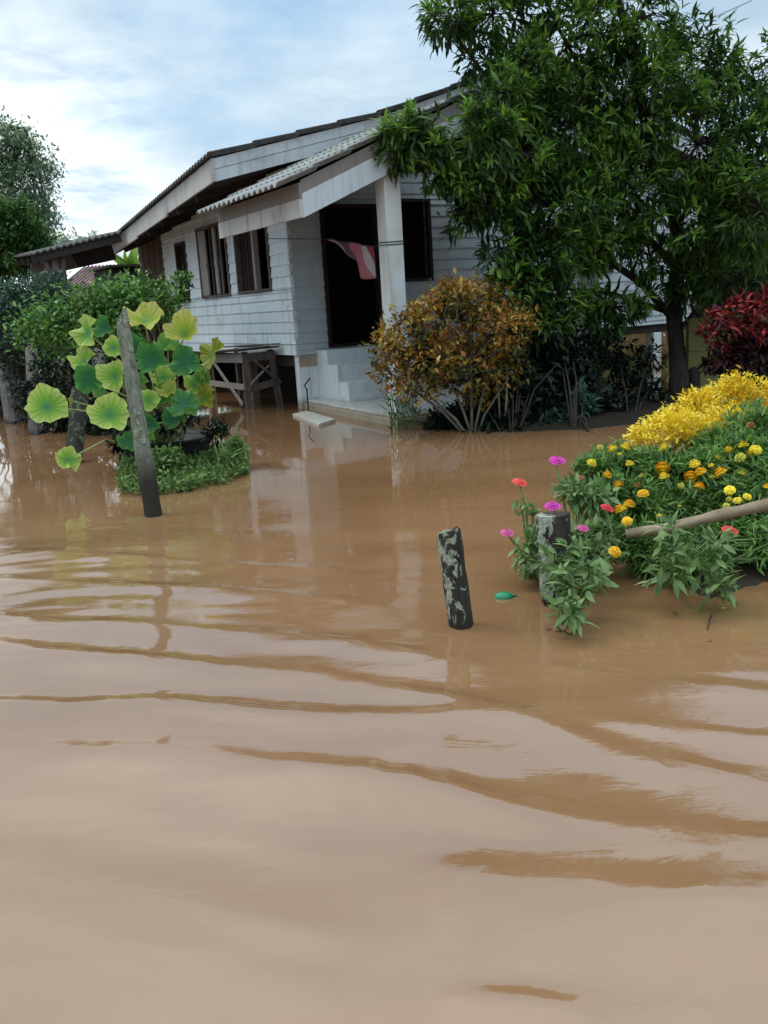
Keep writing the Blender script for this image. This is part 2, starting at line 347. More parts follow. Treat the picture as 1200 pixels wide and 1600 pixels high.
# ------------------------------------------------------------------ water
def axis(lo, hi, st, far, g=1.07):
    c = list(np.arange(lo, hi, st)); a = []; s = st; x = lo
    while x > -far: s *= g; x -= s; a.append(x)
    b = []; s = st; x = c[-1]
    while x < far: s *= g; x += s; b.append(x)
    return np.array(a[::-1] + c + b)
X = axis(-2.6, 2.2, .022, 350); Y = axis(1.0, 6.6, .016, 350)
XX, YY = np.meshgrid(X, Y)
Hh = np.zeros_like(XX)
def ridge(pts, a, wd, x0, x1, soft=.3):
    px, py = zip(*sorted(pts)); px = np.array(px); py = np.array(py)
    sx_ = [(py[1] - py[0]) / (px[1] - px[0]), (py[-1] - py[-2]) / (px[-1] - px[-2])]
    yc = np.interp(XX, px, py); yc = np.where(XX < px[0], py[0] + (XX - px[0]) * sx_[0], yc); yc = np.where(XX > px[-1], py[-1] + (XX - px[-1]) * sx_[1], yc)
    # soften the kinks of the polyline
    yc = yc + .02 * np.sin(XX * 3.1 + py[0] * 7) + .008 * np.sin(XX * 9.3 + py[0] * 3)
    yc = yc + .004 * np.sin(XX * 31 + 2 * np.sin(XX * 7)) + .003 * np.sin(XX * 57 + YY * 20)
    env = 1 / (1 + np.exp(-(XX - x0) / (soft * .3))) / (1 + np.exp((XX - x1) / (soft * .3)))
    env = env * (1 + .35 * np.sin(XX * 4.3 + py[0] * 5))
    t = (YY - yc) / wd
    a = a * 1.7
    return a * env * np.where(t < 0, np.exp(-(t / 1.9) ** 2), np.exp(-(t / .75) ** 2))
G = lambda *p: [tuple(gz(*q)[:2]) for q in p]
Hh += ridge(G((0, 1095), (240, 1100), (500, 1120), (780, 1112)), .0055, .070, -3, .5)
Hh += ridge(G((30, 1172), (270, 1170), (450, 1198), (700, 1238), (900, 1292), (1200, 1322)), .0075 + .006 * np.clip(XX + .3, 0, 1.4), .085 + .05 * np.clip(XX, 0, 1), -1.1, 4)
Hh += ridge(G((0, 1010), (300, 1035), (500, 1058), (760, 1106), (1000, 1175), (1200, 1222)), .0065, .085, -4, 3)
Hh += ridge(G((0, 965), (300, 985), (560, 1000), (800, 1050), (1200, 1130)), .0050, .085, -4, .5)
Hh += ridge(G((640, 1385), (800, 1400), (1000, 1415), (1200, 1425)), .0155, .155, .08, 2, .12)
Hh += ridge(G((690, 1545), (920, 1580), (1100, 1600)), .0050, .045, .09, .35, .08)
Hh += ridge(G((0, 905), (250, 915), (500, 935), (700, 965)), .0040, .08, -3.5, .0)
Hh += ridge(G((0, 860), (250, 872), (500, 890), (620, 905)), .0034, .08, -3.5, -.2)
Hh += ridge(G((850, 1040), (1000, 1065), (1200, 1085)), .0040, .07, .5, 3)
Hh += ridge(G((900, 1120), (1050, 1135), (1200, 1150)), .0040, .06, .6, 3)
def trains(cnt, lam0, lam1, ang0, ang1, slope, mask, seed):
    rs = np.random.RandomState(seed); s = np.zeros_like(XX)
    wx = XX + .12 * np.sin(YY * 1.7 + XX * .6) + .05 * np.sin(YY * 4.1); wy = YY + .10 * np.sin(XX * 1.3 + 1) + .04 * np.sin(XX * 3.7 + YY)
    for i in range(cnt):
        lam = rs.uniform(lam0, lam1); a = R(rs.uniform(ang0, ang1)); k = 2 * math.pi / lam
        s += slope / k * np.sin(k * (wx * math.cos(a) + wy * math.sin(a)) + rs.uniform(0, 6.28)) * (0.6 + .4 * np.sin(XX * rs.uniform(.4, 1.6) + YY * rs.uniform(.3, 1.1) + i))
    return s * mask / math.sqrt(cnt)
near = np.clip((7.5 - YY) / 4, 0, 1) * np.clip((YY + 3) / 2, 0, 1)
lft = 1 / (1 + np.exp((XX + .15 * YY + .1) / .35))
Hh += trains(7, .5, 1.3, 60, 112, .050, near, 3)
Hh += trains(12, .22, .8, 62, 118, .035, np.clip((4.2 - YY) / 1.5, 0, 1) * np.clip((YY + 1) / 1, 0, 1), 21)
Hh += trains(8, .09, .2, 60, 120, .010, np.clip((4.2 - YY) / 1.5, 0, 1) * np.clip((YY + 1) / 1, 0, 1), 22)
patchy = np.clip(.5 + .9 * np.sin(XX * 1.9 + YY * .9 + .6) * np.sin(YY * 1.3 - XX * .7), 0, 1)
Hh += trains(16, .10, .42, 84, 97, .16, near * np.clip((YY - 2.7) / .8, 0, 1) * (0.10 + .90 * lft) * (.15 + .85 * patchy) * (.6 + .4 * np.sin(XX * 7.3 + YY * 2.1) * np.sin(XX * 3.1 - YY * 5.3)), 5)
Hh += trains(6, .10, .2, 60, 120, .028, np.clip((YY - 1) / .5, 0, 1) * near * patchy, 15)
Hh += trains(6, .3, .7, 40, 130, .006, np.clip((40 - YY) / 25, 0, 1) * np.clip((40 - abs(XX)) / 25, 0, 1), 8)
nx, ny = len(X), len(Y)
me = bpy.data.meshes.new('water'); me.vertices.add(nx * ny)
me.vertices.foreach_set('co', np.stack([XX, YY, Hh], -1).astype(np.float32).ravel())
ii = (np.arange(ny - 1)[:, None] * nx + np.arange(nx - 1)[None, :]).ravel()
q = np.stack([ii, ii + 1, ii + nx + 1, ii + nx], -1).astype(np.int32)
me.loops.add(q.size); me.loops.foreach_set('vertex_index', q.ravel()); me.polygons.add(len(q))
me.polygons.foreach_set('loop_start', (np.arange(len(q)) * 4).astype(np.int32)); me.polygons.foreach_set('loop_total', np.full(len(q), 4, np.int32))
me.polygons.foreach_set('use_smooth', np.ones(len(q), bool)); me.update(calc_edges=True)
mw, b = mat('muddy_water', .022, .5); b.inputs['IOR'].default_value = 1.80; b.inputs['Specular IOR Level'].default_value = .5
co = objco((1, 1, 1)); silt = noise(.5, 6, .55, objco((.7, 1.6, 1)), .8)
LK(multi(silt, [(.3, (.205, .103, .048)), (.7, (.285, .152, .078))]), b.inputs['Base Color'])
rip = noise(5, 5, .55, objco((1, 2.6, 1)), .6); rip2 = noise(20, 3, .5, objco((1, 2.8, 1)), .8); rs_ = noise(1.3, 3, .5, objco((1, 1.5, 1)))
sy_ = N('ShaderNodeSeparateXYZ'); LK(objco(), sy_.inputs[0]); calm = ramp(M('MULTIPLY', sy_.outputs[1], .1), .55, .9, (1, 1, 1, 1), (.12, .12, .12, 1))
bumpn(b, M('MULTIPLY', M('ADD', rip, M('MULTIPLY', M('MULTIPLY', rip2, ramp(rs_, .42, .62)), .45)), calm), .10, .01)
me.materials.append(mw); wo = bpy.data.objects.new('water', me); COL.objects.link(wo); tag(wo, 'brown muddy flood water covering the yard with soft ripples', 'flood water', kind='structure')

# ------------------------------------------------------------------ the house (local axes: x = u along the front, y = v towards the back)
house = empty('wooden_house', HO, 'white weatherboard house on low stilts with a covered porch standing in the flood', 'house', math.atan2(HB[1], HB[0]))
PH = .158
def plank(mb, ax, a, c, z0, z1, jit=True):
    """one lapped plank; ax 'L': on the plane u=0 looking -u, from v=a to v=c; ax 'F': on v=0 looking -v"""
    e0 = rng.uniform(-.006, .006) if jit else 0
    t = [(.030 + e0 * .5, 0), (.012, 1)]
    if ax == 'L':
        p = [(-.030 - e0 * .5, a, z0), (-.030 - e0 * .5, c, z0), (.02, c, z0), (.02, a, z0), (-.010, a, z1), (-.010, c, z1), (.02, c, z1), (.02, a, z1)]
        p = [p[i] for i in (3, 0, 1, 2, 7, 4, 5, 6)]
    else:
        p = [(a, -.030 - e0 * .5, z0), (c, -.030 - e0 * .5, z0), (c, .02, z0), (a, .02, z0), (a, -.010, z1), (c, -.010, z1), (c, .02, z1), (a, .02, z1)]
    mb.hexa(p)
def siding(mb, ax, c0, c1, z0, ztop, ops, endj=0.0):
    z = z0
    while z < 5.2:
        zz = z + PH; cuts = sorted({z, zz} | {e for o in ops for e in (o[2], o[3]) if z < e < zz})
        ej = rng.uniform(0, endj)
        for za, zb in zip(cuts[:-1], cuts[1:]):
            if zb - za < .004: continue
            cc = np.linspace(c0 - ej, c1, 90); ok = np.array([ztop(t) >= zb - .02 for t in cc])
            if not ok.any(): continue
            segs = [(cc[ok][0], cc[ok][-1])]
            for o in ops:
                if o[2] < (za + zb) / 2 < o[3]:
                    ns = []
                    for s0, s1 in segs:
                        if o[0] > s0: ns.append((s0, min(s1, o[0])))
                        if o[1] < s1: ns.append((max(s0, o[1]), s1))
                    segs = [s for s in ns if s[1] - s[0] > .01]
            for s0, s1 in segs: plank(mb, ax, s0, s1, za, zb)
        z = zz
RAKE = [(-1.17, 3.32), (1.3, 3.92), (3.82, 4.76), (4.3, 4.90)]           # top of the front bargeboard, left slope
def rk(u):
    u = u if u < 4.3 else 8.6 - u
    return float(np.interp(u, [p[0] for p in RAKE], [p[1] for p in RAKE]))
def eave_u(v): return -1.17 + (v + .45) * (.62 / 7.85)                    # the eave runs slightly skew to the wall
def roofz(u, v): return rk(u) - (v + .45) * .048
LW = [(.65, 1.96, 1.70, 2.72), (2.30, 3.68, 1.69, 2.86), (4.33, 4.90, 1.66, 2.72)]
FW = [(.49, 1.42, .84, 2.83), (1.58, 2.36, 1.72, 2.91), (5.2, 6.1, 1.72, 2.91)]
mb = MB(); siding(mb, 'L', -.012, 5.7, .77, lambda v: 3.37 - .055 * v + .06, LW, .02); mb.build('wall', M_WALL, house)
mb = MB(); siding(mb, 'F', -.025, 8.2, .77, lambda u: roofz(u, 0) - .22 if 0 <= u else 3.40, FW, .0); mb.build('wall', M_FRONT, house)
mb = MB(); mb.box((.0, 5.7, .77), (.03, 7.4, 3.3)); 
for k in range(9): mb.box((-.012 - .006 * (k % 2), 5.72 + k * .185, .74), (.0, 5.89 + k * .185, 3.28))
tag(mb.build('wall', M_BROWNP, house), 'unpainted brown rear boards')
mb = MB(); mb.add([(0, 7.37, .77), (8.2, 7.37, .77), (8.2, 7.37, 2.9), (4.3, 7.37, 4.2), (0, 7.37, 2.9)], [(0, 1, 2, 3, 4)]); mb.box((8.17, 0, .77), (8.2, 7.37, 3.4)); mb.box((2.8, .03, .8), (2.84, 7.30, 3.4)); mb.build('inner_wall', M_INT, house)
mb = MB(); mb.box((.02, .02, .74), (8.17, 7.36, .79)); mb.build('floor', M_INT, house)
# roof sheets: corrugated, courses stepping down the slope
def corr_roof(mb, fz, u_lo, u_hi, v0, v1, pitch=.155, amp=.022, course=.62, th=.012, du=None, ulf=None, nn=8):
    nv = int((v1 - v0) / pitch * nn); k = 0; L = abs(u_hi - u_lo); nc = max(1, int(round(L / course)))
    for c in range(nc):
        ua = u_lo + (u_hi - u_lo) * c / nc; ub = u_lo + (u_hi - u_lo) * (c + 1) / nc + (u_hi - u_lo) / L * .06
        if c == nc - 1: ub = u_hi
        vs = []
        for j in range(nv + 1):
            v = v0 + (v1 - v0) * j / nv; wz = amp * math.cos(2 * math.pi * (v - v0) / pitch)
            sh = ulf(v) * (1 - (ua - u_lo) / (u_hi - u_lo)) if ulf else 0; sh2 = ulf(v) * (1 - (ub - u_lo) / (u_hi - u_lo)) if ulf else 0
            za = fz(ua, v) + wz + .030; zb = fz(ub, v) + wz + .006
            vs += [(ua + sh, v, za), (ub + sh2, v, zb), (ua + sh, v, za - th), (ub + sh2, v, zb - th)]
        fs = []
        for j in range(nv):
            a = j * 4; b_ = a + 4
            fs += [(a, a + 1, b_ + 1, b_), (a + 2, b_ + 2, b_ + 3, a + 3), (a, b_, b_ + 2, a + 2), (a + 1, a + 3, b_ + 3, b_ + 1)]
        fs += [(0, 2, 3, 1), (nv * 4, nv * 4 + 1, nv * 4 + 3, nv * 4 + 2)]
        mb.add(vs, fs)
mb = MB()
corr_roof(mb, lambda u, v: roofz(max(u, -1.17), v) + .03 + min(0, (u + 1.17)) * .25, -1.27, 4.32, -.56, 7.5, ulf=lambda v: (v + .45) * .62 / 7.85)
corr_roof(mb, lambda u, v: roofz(u, v) + .03, 9.8, 4.28, -.56, 7.5)
mb.build('roof', M_TILE, house)
mb = MB(); mb.tube([(4.3, -.57, 4.99), (4.3, 7.5, 4.61)], .09, 10); mb.build('ridge_cap', M_TILE, house, True)
# bargeboards (two boards with a groove between) and eave boards
def slopeboard(mb, pts, v, th, top, bot):
    for (ua, za), (ub, zb) in zip(pts[:-1], pts[1:]):
        mb.hexa([(ua, v - th, za + bot), (ub, v - th, zb + bot), (ub, v, zb + bot), (ua, v, za + bot), (ua, v - th, za + top), (ub, v - th, zb + top), (ub, v, zb + top), (ua, v, za + top)])
pts = [(u, rk(u)) for u in (-1.17, .45, 1.3, 2.6, 3.82, 4.3)]; ptr = [(u, rk(u)) for u in (4.3, 4.78, 6.0, 7.3, 9.75)]
for P_ in (pts, ptr):
    mb = MB(); slopeboard(mb, P_, -.45, .030, 0, -.125); slopeboard(mb, P_, -.452, .020, -.130, -.275); mb.build('bargeboard', M_FASC, house)
mb = MB()
for a_, c_ in ((-.478, 2.2), (2.205, 4.6), (4.605, 7.4)):
    mb.hexa([(eave_u(a_) - .03, a_, roofz(-1.17, a_) - .275), (eave_u(a_), a_, roofz(-1.17, a_) - .275), (eave_u(c_), c_, roofz(-1.17, c_) - .245), (eave_u(c_) - .03, c_, roofz(-1.17, c_) - .245),
             (eave_u(a_) - .03, a_, roofz(-1.17, a_) + .0), (eave_u(a_), a_, roofz(-1.17, a_) + .0), (eave_u(c_), c_, roofz(-1.17, c_)), (eave_u(c_) - .03, c_, roofz(-1.17, c_))])
tag(mb.build('fascia_board', M_FASCB, house), 'stained eave board along the left side')
mb = MB()
zs = lambda v: roofz(-1.17, v) - .25
for a_, c_ in ((-.44, 7.35),):
    mb.hexa([(eave_u(a_) + .002, a_, zs(a_)), (0.02, a_, 3.36 - .055 * a_), (0.02, c_, 3.36 - .055 * c_), (eave_u(c_) + .002, c_, zs(c_)),
             (eave_u(a_) + .002, a_, zs(a_) + .02), (0.02, a_, 3.38 - .055 * a_), (0.02, c_, 3.38 - .055 * c_), (eave_u(c_) + .002, c_, zs(c_) + .02)])
for P_ in (pts, ptr):
    for (ua, za), (ub, zb) in zip(P_[:-1], P_[1:]):
        ua = max(ua, .02) if P_ is pts else ua
        if ua < ub:
            za = rk(ua)
            mb.hexa([(ua, -.44, za - .24), (ub, -.44, zb - .24), (ub, .0, zb - .24), (ua, .0, za - .24), (ua, -.44, za - .22), (ub, -.44, zb - .22), (ub, .0, zb - .22), (ua, .0, za - .22)])
for v in (.6, 1.7, 2.8, 3.9, 5.0, 6.1): mb.beam((eave_u(v) + .02, v, zs(v) - .045), (0, v, 3.33 - .055 * v - .03), .05, .09)
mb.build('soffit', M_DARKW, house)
# windows of the left wall
def frameL(mb, a, c, z0, z1, w_=.05):
    for p in (((-.045, a, z0), (.04, a + w_, z1)), ((-.045, c - w_, z0), (.04, c, z1)), ((-.045, a + w_, z1 - w_), (.04, c - w_, z1)), ((-.06, a + w_, z0), (.04, c - w_, z0 + w_ * .7))): mb.box(*p)
def win(name_mat, a, c, z0, z1):
    mb = MB(); frameL(mb, a, c, z0, z1); return mb.build('window', name_mat, house)
w1 = win(M_GREYW, *LW[0]); mb = MB(); mb.box((-.05, 1.16, 1.735), (.03, 1.24, 2.67)); mb.build('mullion', M_PALEW, w1)
mb = MB(); mb.box((.045, 1.24, 1.735), (.07, 1.91, 2.67)); [mb.box((.035, 1.3 + k * .15, 1.74), (.045, 1.42 + k * .15, 2.66)) for k in range(4)]; mb.build('shutter', M_MAROON, w1)
w2 = win(M_GREYW, *LW[1])
for a_, c_, mm in ((3.30, 3.62, M_PALEW), (3.02, 3.10, M_DARKW), (2.80, 2.93, M_PALEW), (2.60, 2.66, M_GREYW)):
    mb = MB(); mb.box((-.03, a_, 1.735), (.0, c_, 2.8)); mb.box((-.04, a_, 2.2), (-.03, c_, 2.26)); mb.build('shutter', mm, w2)
w3 = win(M_DARKW, *LW[2]); mb = MB(); mb.box((-.02, 4.58, 1.70), (.02, 4.62, 2.67)); mb.build('mullion', M_DARKW, w3)
def frameF(mb, a, c, z0, z1, w_=.05, sill=True):
    mb.box((a, -.05, z0), (a + w_, .05, z1)); mb.box((c - w_, -.05, z0), (c, .05, z1)); mb.box((a + w_, -.05, z1 - w_), (c - w_, .05, z1))
    if sill: mb.box((a + w_, -.065, z0), (c - w_, .05, z0 + .045))
mb = MB(); frameF(mb, *FW[0], .055); df = mb.build('door_frame', M_MAROON, house)
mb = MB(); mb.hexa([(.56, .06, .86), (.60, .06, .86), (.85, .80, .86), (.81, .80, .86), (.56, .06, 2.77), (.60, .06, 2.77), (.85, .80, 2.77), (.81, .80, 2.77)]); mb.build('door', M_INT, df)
for o_ in FW[1:]:
    mb = MB(); frameF(mb, *o_, .04); wf = mb.build('window', M_DARKW, house)
    mb = MB(); mb.box((o_[1] - .10, -.01, o_[2] + .05), (o_[1] - .085, .01, o_[3] - .05)); mb.build('mullion', M_GREYW, wf)
# under the floor
mb = MB(); mb.box((.02, .04, .60), (.14, 7.3, .74)); mb.box((.2, .04, .62), (8.1, .14, .739)); mb.build('floor_beam', M_DARKW, house)
mb = MB(); mb.box((1.56, .145, -.4), (1.6, 7.3, .60)); mb.box((-.12, 7.2, -.4), (1.55, 7.24, .60)); mb.box((1.6, 3.0, -.4), (8.0, 3.05, .62)); mb.build('underfloor_light_block', M_INT, house)  # dark boards added to block light showing through beneath the house
for u_, v_ in ((.10, 2.1), (.10, 4.2), (.10, 6.4)):
    mb = MB(); mb.box((u_, v_, -.5), (u_ + .14, v_ + .14, .60)); mb.build('stilt', M_BARE, house, bevel=.01)
for u_ in (3.6, 5.4, 7.14):
    mb = MB(); mb.box((u_, .0, -.5), (u_ + .2, .2, .62)); mb.build('stilt', M_CONC, house, bevel=.01)
mb = MB(); mb.box((.0, .0, -.5), (1.55, .13, .768)); mb.build('plinth', M_CONC, house, bevel=.006)
mb = MB(); mb.box((.012, -.008, .60), (.29, -.002, .765)); tag(mb.build('plaster_patch', M_BARE, house), 'bare grey cement strip under the wall')
# steps
mb = MB()
prof = [(-.0, .82), (-.32, .82), (-.32, .615), (-.62, .615), (-.62, .39), (-.90, .39), (-.90, .12), (-.0, .12)]
vs = [(.30, v, z) for v, z in prof] + [(1.58, v, z) for v, z in prof]; n_ = len(prof)
mb.add(vs, [tuple(range(n_))[::-1], tuple(range(n_, 2 * n_))] + [(i, (i + 1) % n_, (i + 1) % n_ + n_, i + n_) for i in range(n_)])
mb.build('steps', M_CONC, house, bevel=.008)
mb = MB(); mb.hexa([(-.15, -2.9, -.5), (3.3, -2.9, -.5), (3.3, -.01, -.5), (.035, -.01, -.5), (-.15, -2.9, .085), (3.3, -2.9, .085), (3.3, -.01, .085), (.035, -.01, .085)])
sl = mb.build('porch_slab', M_BARE, house, bevel=.012)
mb = MB(); mb.hexa([(-.11, -2.86, .086), (3.26, -2.86, .086), (3.26, -.01, .086), (.07, -.01, .086), (-.11, -2.86, .125), (3.26, -2.86, .125), (3.26, -.01, .125), (.07, -.01, .125)]); mb.build('slab_screed', M_CONC, sl, bevel=.01)
for u_ in (-.10, 2.9):
    mb = MB(); mb.box((u_, -2.83, -.3), (u_ + .21, -2.62, 2.86)); c_ = mb.build('column', M_COL, house, bevel=.01)
    if u_ < 0:
        for k, zz in enumerate((2.085, 2.055)):
            mb = MB(); a0, a1 = u_ - .008, u_ + .218
            mb.tube([(a0, -2.838, zz), (a1, -2.838, zz + .01), (a1, -2.612, zz + .02), (a0, -2.612, zz + .012), (a0, -2.838, zz)], .005, 6); mb.build('wire_loop', M_WIRE, c_)
# porch roof
PS = .425
def pz(u, v=0):
    uu = u if u < 1.1 else 2.2 - u
    return 2.62 + PS * (uu + 1.45)
mb = MB(); corr_roof(mb, lambda u, v: pz(u) + .025, -1.45, 1.12, -2.95, -.42, pitch=.155, amp=.022, course=.45)
corr_roof(mb, lambda u, v: pz(u) + .025, 3.65, 1.08, -2.95, -.42, pitch=.155, amp=.022, course=.45); mb.build('porch_roof', M_TILEW, house)
PU = [(-1.15, pz(-1.15)), (1.1, pz(1.1))]; PR = [(1.1, pz(1.1)), (3.35, pz(3.35))]
for P_ in (PU, PR):
    mb = MB(); slopeboard(mb, P_, -2.853, .020, -.02, -.155); tag(mb.build('bargeboard', M_EDGE, house), 'greyish brown upper board of the porch edge')
    mb = MB(); slopeboard(mb, P_, -2.860, .026, -.157, -.40); mb.build('bargeboard', M_FASC, house)
mb = MB(); mb.box((-1.18, -2.885, 2.54), (-1.155, -.46, 2.70)); tag(mb.build('fascia_board', M_EDGE, house), 'brown upper eave board of the porch')
mb = MB(); mb.box((-1.186, -2.885, 2.35), (-1.152, -.46, 2.537)); tag(mb.build('fascia_board', M_FASCB, house), 'rust stained eave board of the porch')
mb = MB()
for (ua, za), (ub, zb) in ((PU[0], PU[1]), (PR[0], PR[1])):
    mb.hexa([(ua, -2.85, za - .06), (ub, -2.85, zb - .06), (ub, -.44, zb - .06), (ua, -.44, za - .06), (ua, -2.85, za - .04), (ub, -2.85, zb - .04), (ub, -.44, zb - .04), (ua, -.44, za - .04)])
for v in (-2.3, -1.6, -.9): 
    for (ua, za), (ub, zb) in ((PU[0], PU[1]), (PR[0], PR[1])): mb.beam((ua, v, za - .11), (ub, v, zb - .11), .05, .09)
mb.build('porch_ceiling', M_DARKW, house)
mb = MB(); mb.box((-.08, -2.80, 2.862), (3.1, -2.65, 2.99)); mb.box((-.08, -2.648, 2.86), (.03, -.03, 2.98)); mb.box((2.97, -2.648, 2.86), (3.09, -.03, 2.98)); mb.build('porch_beam', M_COL, house)
mb = MB()
for k in range(7):
    z0 = 2.992 + k * .1; hu = (pz(1.1) - .10 - z0 - .1) / PS
    if hu > .05: mb.box((1.1 - hu - .1, -2.745 - .004 * (k % 2), z0), (1.1 + hu + .1, -2.70, z0 + .098))
mb.build('porch_gable', M_BROWNP, house)
# lamp bracket under the porch beam
lampb = front(740, 284, -1.2)
mb = MB(); p0 = np.array(front(716, 277, -1.2)); p1 = np.array(front(751, 290, -1.2)); mb.tube([(p0[0], p0[1], pz(p0[0]) - .05), p0 - (0, 0, .0), p1, p1 + (0, 0, -.07)], .016, 8)
tag(mb.build('lamp_tube', M_METAL, house), 'metal tube lamp under the porch roof')

# annex roof on the far left of the house
an = empty('annex_shelter', hw(-1.6, 5.6, 0), 'low dark lean-to shelter joined to the far left end of the house', 'shelter', math.atan2(HB[1], HB[0]))
def al(p): return (p[0] + 1.6, p[1] - 5.6, p[2])
pR = np.array(front(187, 362, 5.6)); pL = np.array(front(48, 396, 5.6))
mb = MB()
nseg = 60
vs = []; 
for j in range(nseg + 1):
    t = j / nseg; p = pR + (pL - pR) * t; wz = .018 * math.cos(j * 1.45)
    for dz in (0, -.03): vs += [al((p[0], 5.5, p[2] + wz + dz)), al((p[0], 8.8, p[2] + wz + dz + .15))]
fs = []
for j in range(nseg):
    a = 4 * j; fs += [(a, a + 4, a + 5, a + 1), (a + 2, a + 3, a + 7, a + 6), (a, a + 2, a + 6, a + 4), (a + 1, a + 5, a + 7, a + 3)]
fs += [(0, 1, 3, 2), (4 * nseg, 4 * nseg + 2, 4 * nseg + 3, 4 * nseg + 1)]
mb.add(vs, fs); mb.build('roof', M_TILE, an)
mb = MB(); mb.beam(al(pR - (0, .04, .11)), al(pL - (0, .04, .10)), .03, .15); mb.build('fascia_board', M_DARKW, an)
mb = MB()
for k in range(5): mb.beam(al((pR[0], 6 + k * .6, pR[2] - .10 + .02 * k)), al((pL[0], 6 + k * .6, pL[2] - .10 + .02 * k)), .05, .10)
mb.build('rafter', M_DARKW, an)
mb = MB(); q0 = front(140, 430, 6.3); q1 = front(184, 405, 6.3)
mb.hexa([al((q0[0] - .2, 6.2, 2.42)), al((q1[0] - .05, 6.2, 2.55)), al((q1[0] - .05, 8.2, 2.60)), al((q0[0] - .2, 8.2, 2.45)), al((q0[0] - .35, 6.2, 2.74)), al((q1[0] - .12, 6.2, 2.86)), al((q1[0] - .12, 8.2, 2.9)), al((q0[0] - .35, 8.2, 2.78))]); mb.build('storage_loft', M_DARKW, an)
for px_, w_ in ((88, .10), (100, .07), (76, .08)):
    u_, v_, _ = front(px_, 430, 5.7); mb = MB(); mb.tube([al((u_, v_ + .1, -.3)), al((u_ - .02, v_, 1.3)), al((u_, v_, 2.62 + (px_ - 76) * .002))], [w_, w_ * .9, w_ * .85], 8, jit=.12); mb.build('post', M_GREYW, an)
mb = MB(); mb.box(al((-2.45, 5.75, 2.0)), al((-2.2, 5.79, 2.5))); mb.build('boarding', M_BROWNP, an)
# dark shed behind
sh = empty('dark_shed', hw(-.6, 9.4, 0), 'black boarded shed between the mauve roof and the back of the house', 'shed', math.atan2(HB[1], HB[0]))
a0 = front(174, 418, 9.2)[0] + .6; a1 = front(262, 418, 9.2)[0] + .6; zt = front(200, 417, 9.2)[2]
mb = MB(); [mb.box((a0 + k * .17, -.2 - .01 * (k % 2), -.3), (a0 + k * .17 + .165, -.16, zt)) for k in range(int((a1 - a0) / .17) + 1)]; mb.box((a0, -.15, -.3), (a1, 1.5, zt - .02)); mb.build('wall', M_INT, sh)
mb = MB(); mb.box((a0 - .08, -.3, zt + .002), (a1 + .1, 1.6, zt + .05)); mb.build('roof', M_DARKW, sh)

# neighbour's mauve roofed house
p0 = pt(92, 455, 27); p1 = pt(192, 446, 27); zt0 = pt(110, 414, 28)[2]; zt1 = pt(192, 404, 28)[2]; ze = pt(140, 447, 27)[2]
nb = empty('neighbour_house', (p0[0], p0[1], 0), 'distant house with a mauve tiled roof seen beneath the lean-to', 'house')
W_ = p1[0] - p0[0]
mb = MB(); mb.hexa([(0, 0, ze), (W_, 0, ze), (W_, .05, ze - .05), (0, .05, ze - .05), (W_ * .06, 2.6, zt0), (W_, 2.6, zt0), (W_, 2.65, zt0 - .06), (W_ * .06, 2.65, zt0 - .06)])
for k in range(16): mb.beam((.02 + (W_ - .04) * k / 15, .02, ze + .02), (W_ * .06 + (W_ * .94 - .04) * k / 15, 2.55, zt0 + .02), .03, .03)
mb.build('roof', M_MAUVE, nb)
mb = MB(); mb.box((.15, .4, -.2), (W_ - .1, 3.5, ze - .02)); mb.build('wall', M_GREYWALL, nb)
mb = MB(); mb.box((.3, .36, ze - .5), (.7, .398, ze - .15)); mb.build('window', M_FASC, nb)

# low yellow-green wall far right
g0 = gz(1075, 612); g1 = gz(1215, 606)
yw = MB()
for k in range(5): yw.box((g0[0] + .82 * k, g0[1], -.3), (g0[0] + .82 * k + .80, g0[1] + .12, .98))
yw.box((g0[0], g0[1] - .02, .55), (g0[0] + 4.1, g0[1] - .002, .59))
o = yw.build('garden_wall', M_YGW); rebase(o, (g0[0], g0[1], 0)); tag(o, 'low yellowish green wall standing behind the red leaved shrub', 'wall')

# ------------------------------------------------------------------ table, board, cloth
tf = hw(-.54, .73, 0)
tbl = empty('trestle_table', tf, 'rough timber trestle table with crossed braces against the side wall', 'table', math.atan2(HB[1], HB[0]))
# local x = u+.54 (towards the house), y = v-.73 (to the back)
FLx, TW, TLn, TZ = 0, .50, 1.55, .86
mb = MB()
for k in range(4): mb.beam((-.06 + k * .155, -.16 - .03 * k, TZ + .02 + .005 * k), (-.10 + k * .155, TLn + .15, TZ - .05 + .004 * k), .145, .028)
mb.build('tabletop', M_DARKW, tbl, bevel=.004)
mb = MB(); mb.beam((.42, -.28, TZ + .075), (-.02, .72, TZ + .055), .16, .018); mb.beam((.30, -.22, TZ + .05), (.16, .5, TZ + .045), .10, .015); mb.build('loose_plank', M_GREYW, tbl)
legs = [((0, 0), (0, -.05)), ((TW + .08, .05), (TW - .08, -.02)), ((.0, TLn), (0, TLn - .03)), ((TW, TLn), (TW, TLn))]
for i, (bm_, tp) in enumerate(legs):
    mb = MB(); mb.beam((bm_[0], bm_[1], -.35), (tp[0], tp[1], TZ - .01), .085 if i < 2 else .06, .075, up=(0, 1, 0)); mb.build('leg', M_GREYW, tbl, bevel=.006)
mb = MB(); mb.beam((-.055, -.08, TZ - .10), (-.055, TLn + .1, TZ - .13), .025, .13); mb.build('apron', M_PALEW, tbl)
mb = MB(); mb.beam((-.02, -.085, TZ - .09), (TW - .02, -.06, TZ - .09), .12, .03, up=(0, 1, 0)); mb.build('apron', M_GREYW, tbl)
mb = MB(); mb.beam((-.056, -.06, .34), (-.056, TLn + .08, .34), .022, .085); mb.build('rail', M_PALEW, tbl)
mb = MB(); mb.beam((-.01, -.075, .30), (TW + .04, -.02, .38), .03, .10, up=(0, 0, 1)); mb.build('rail', M_GREYW, tbl)
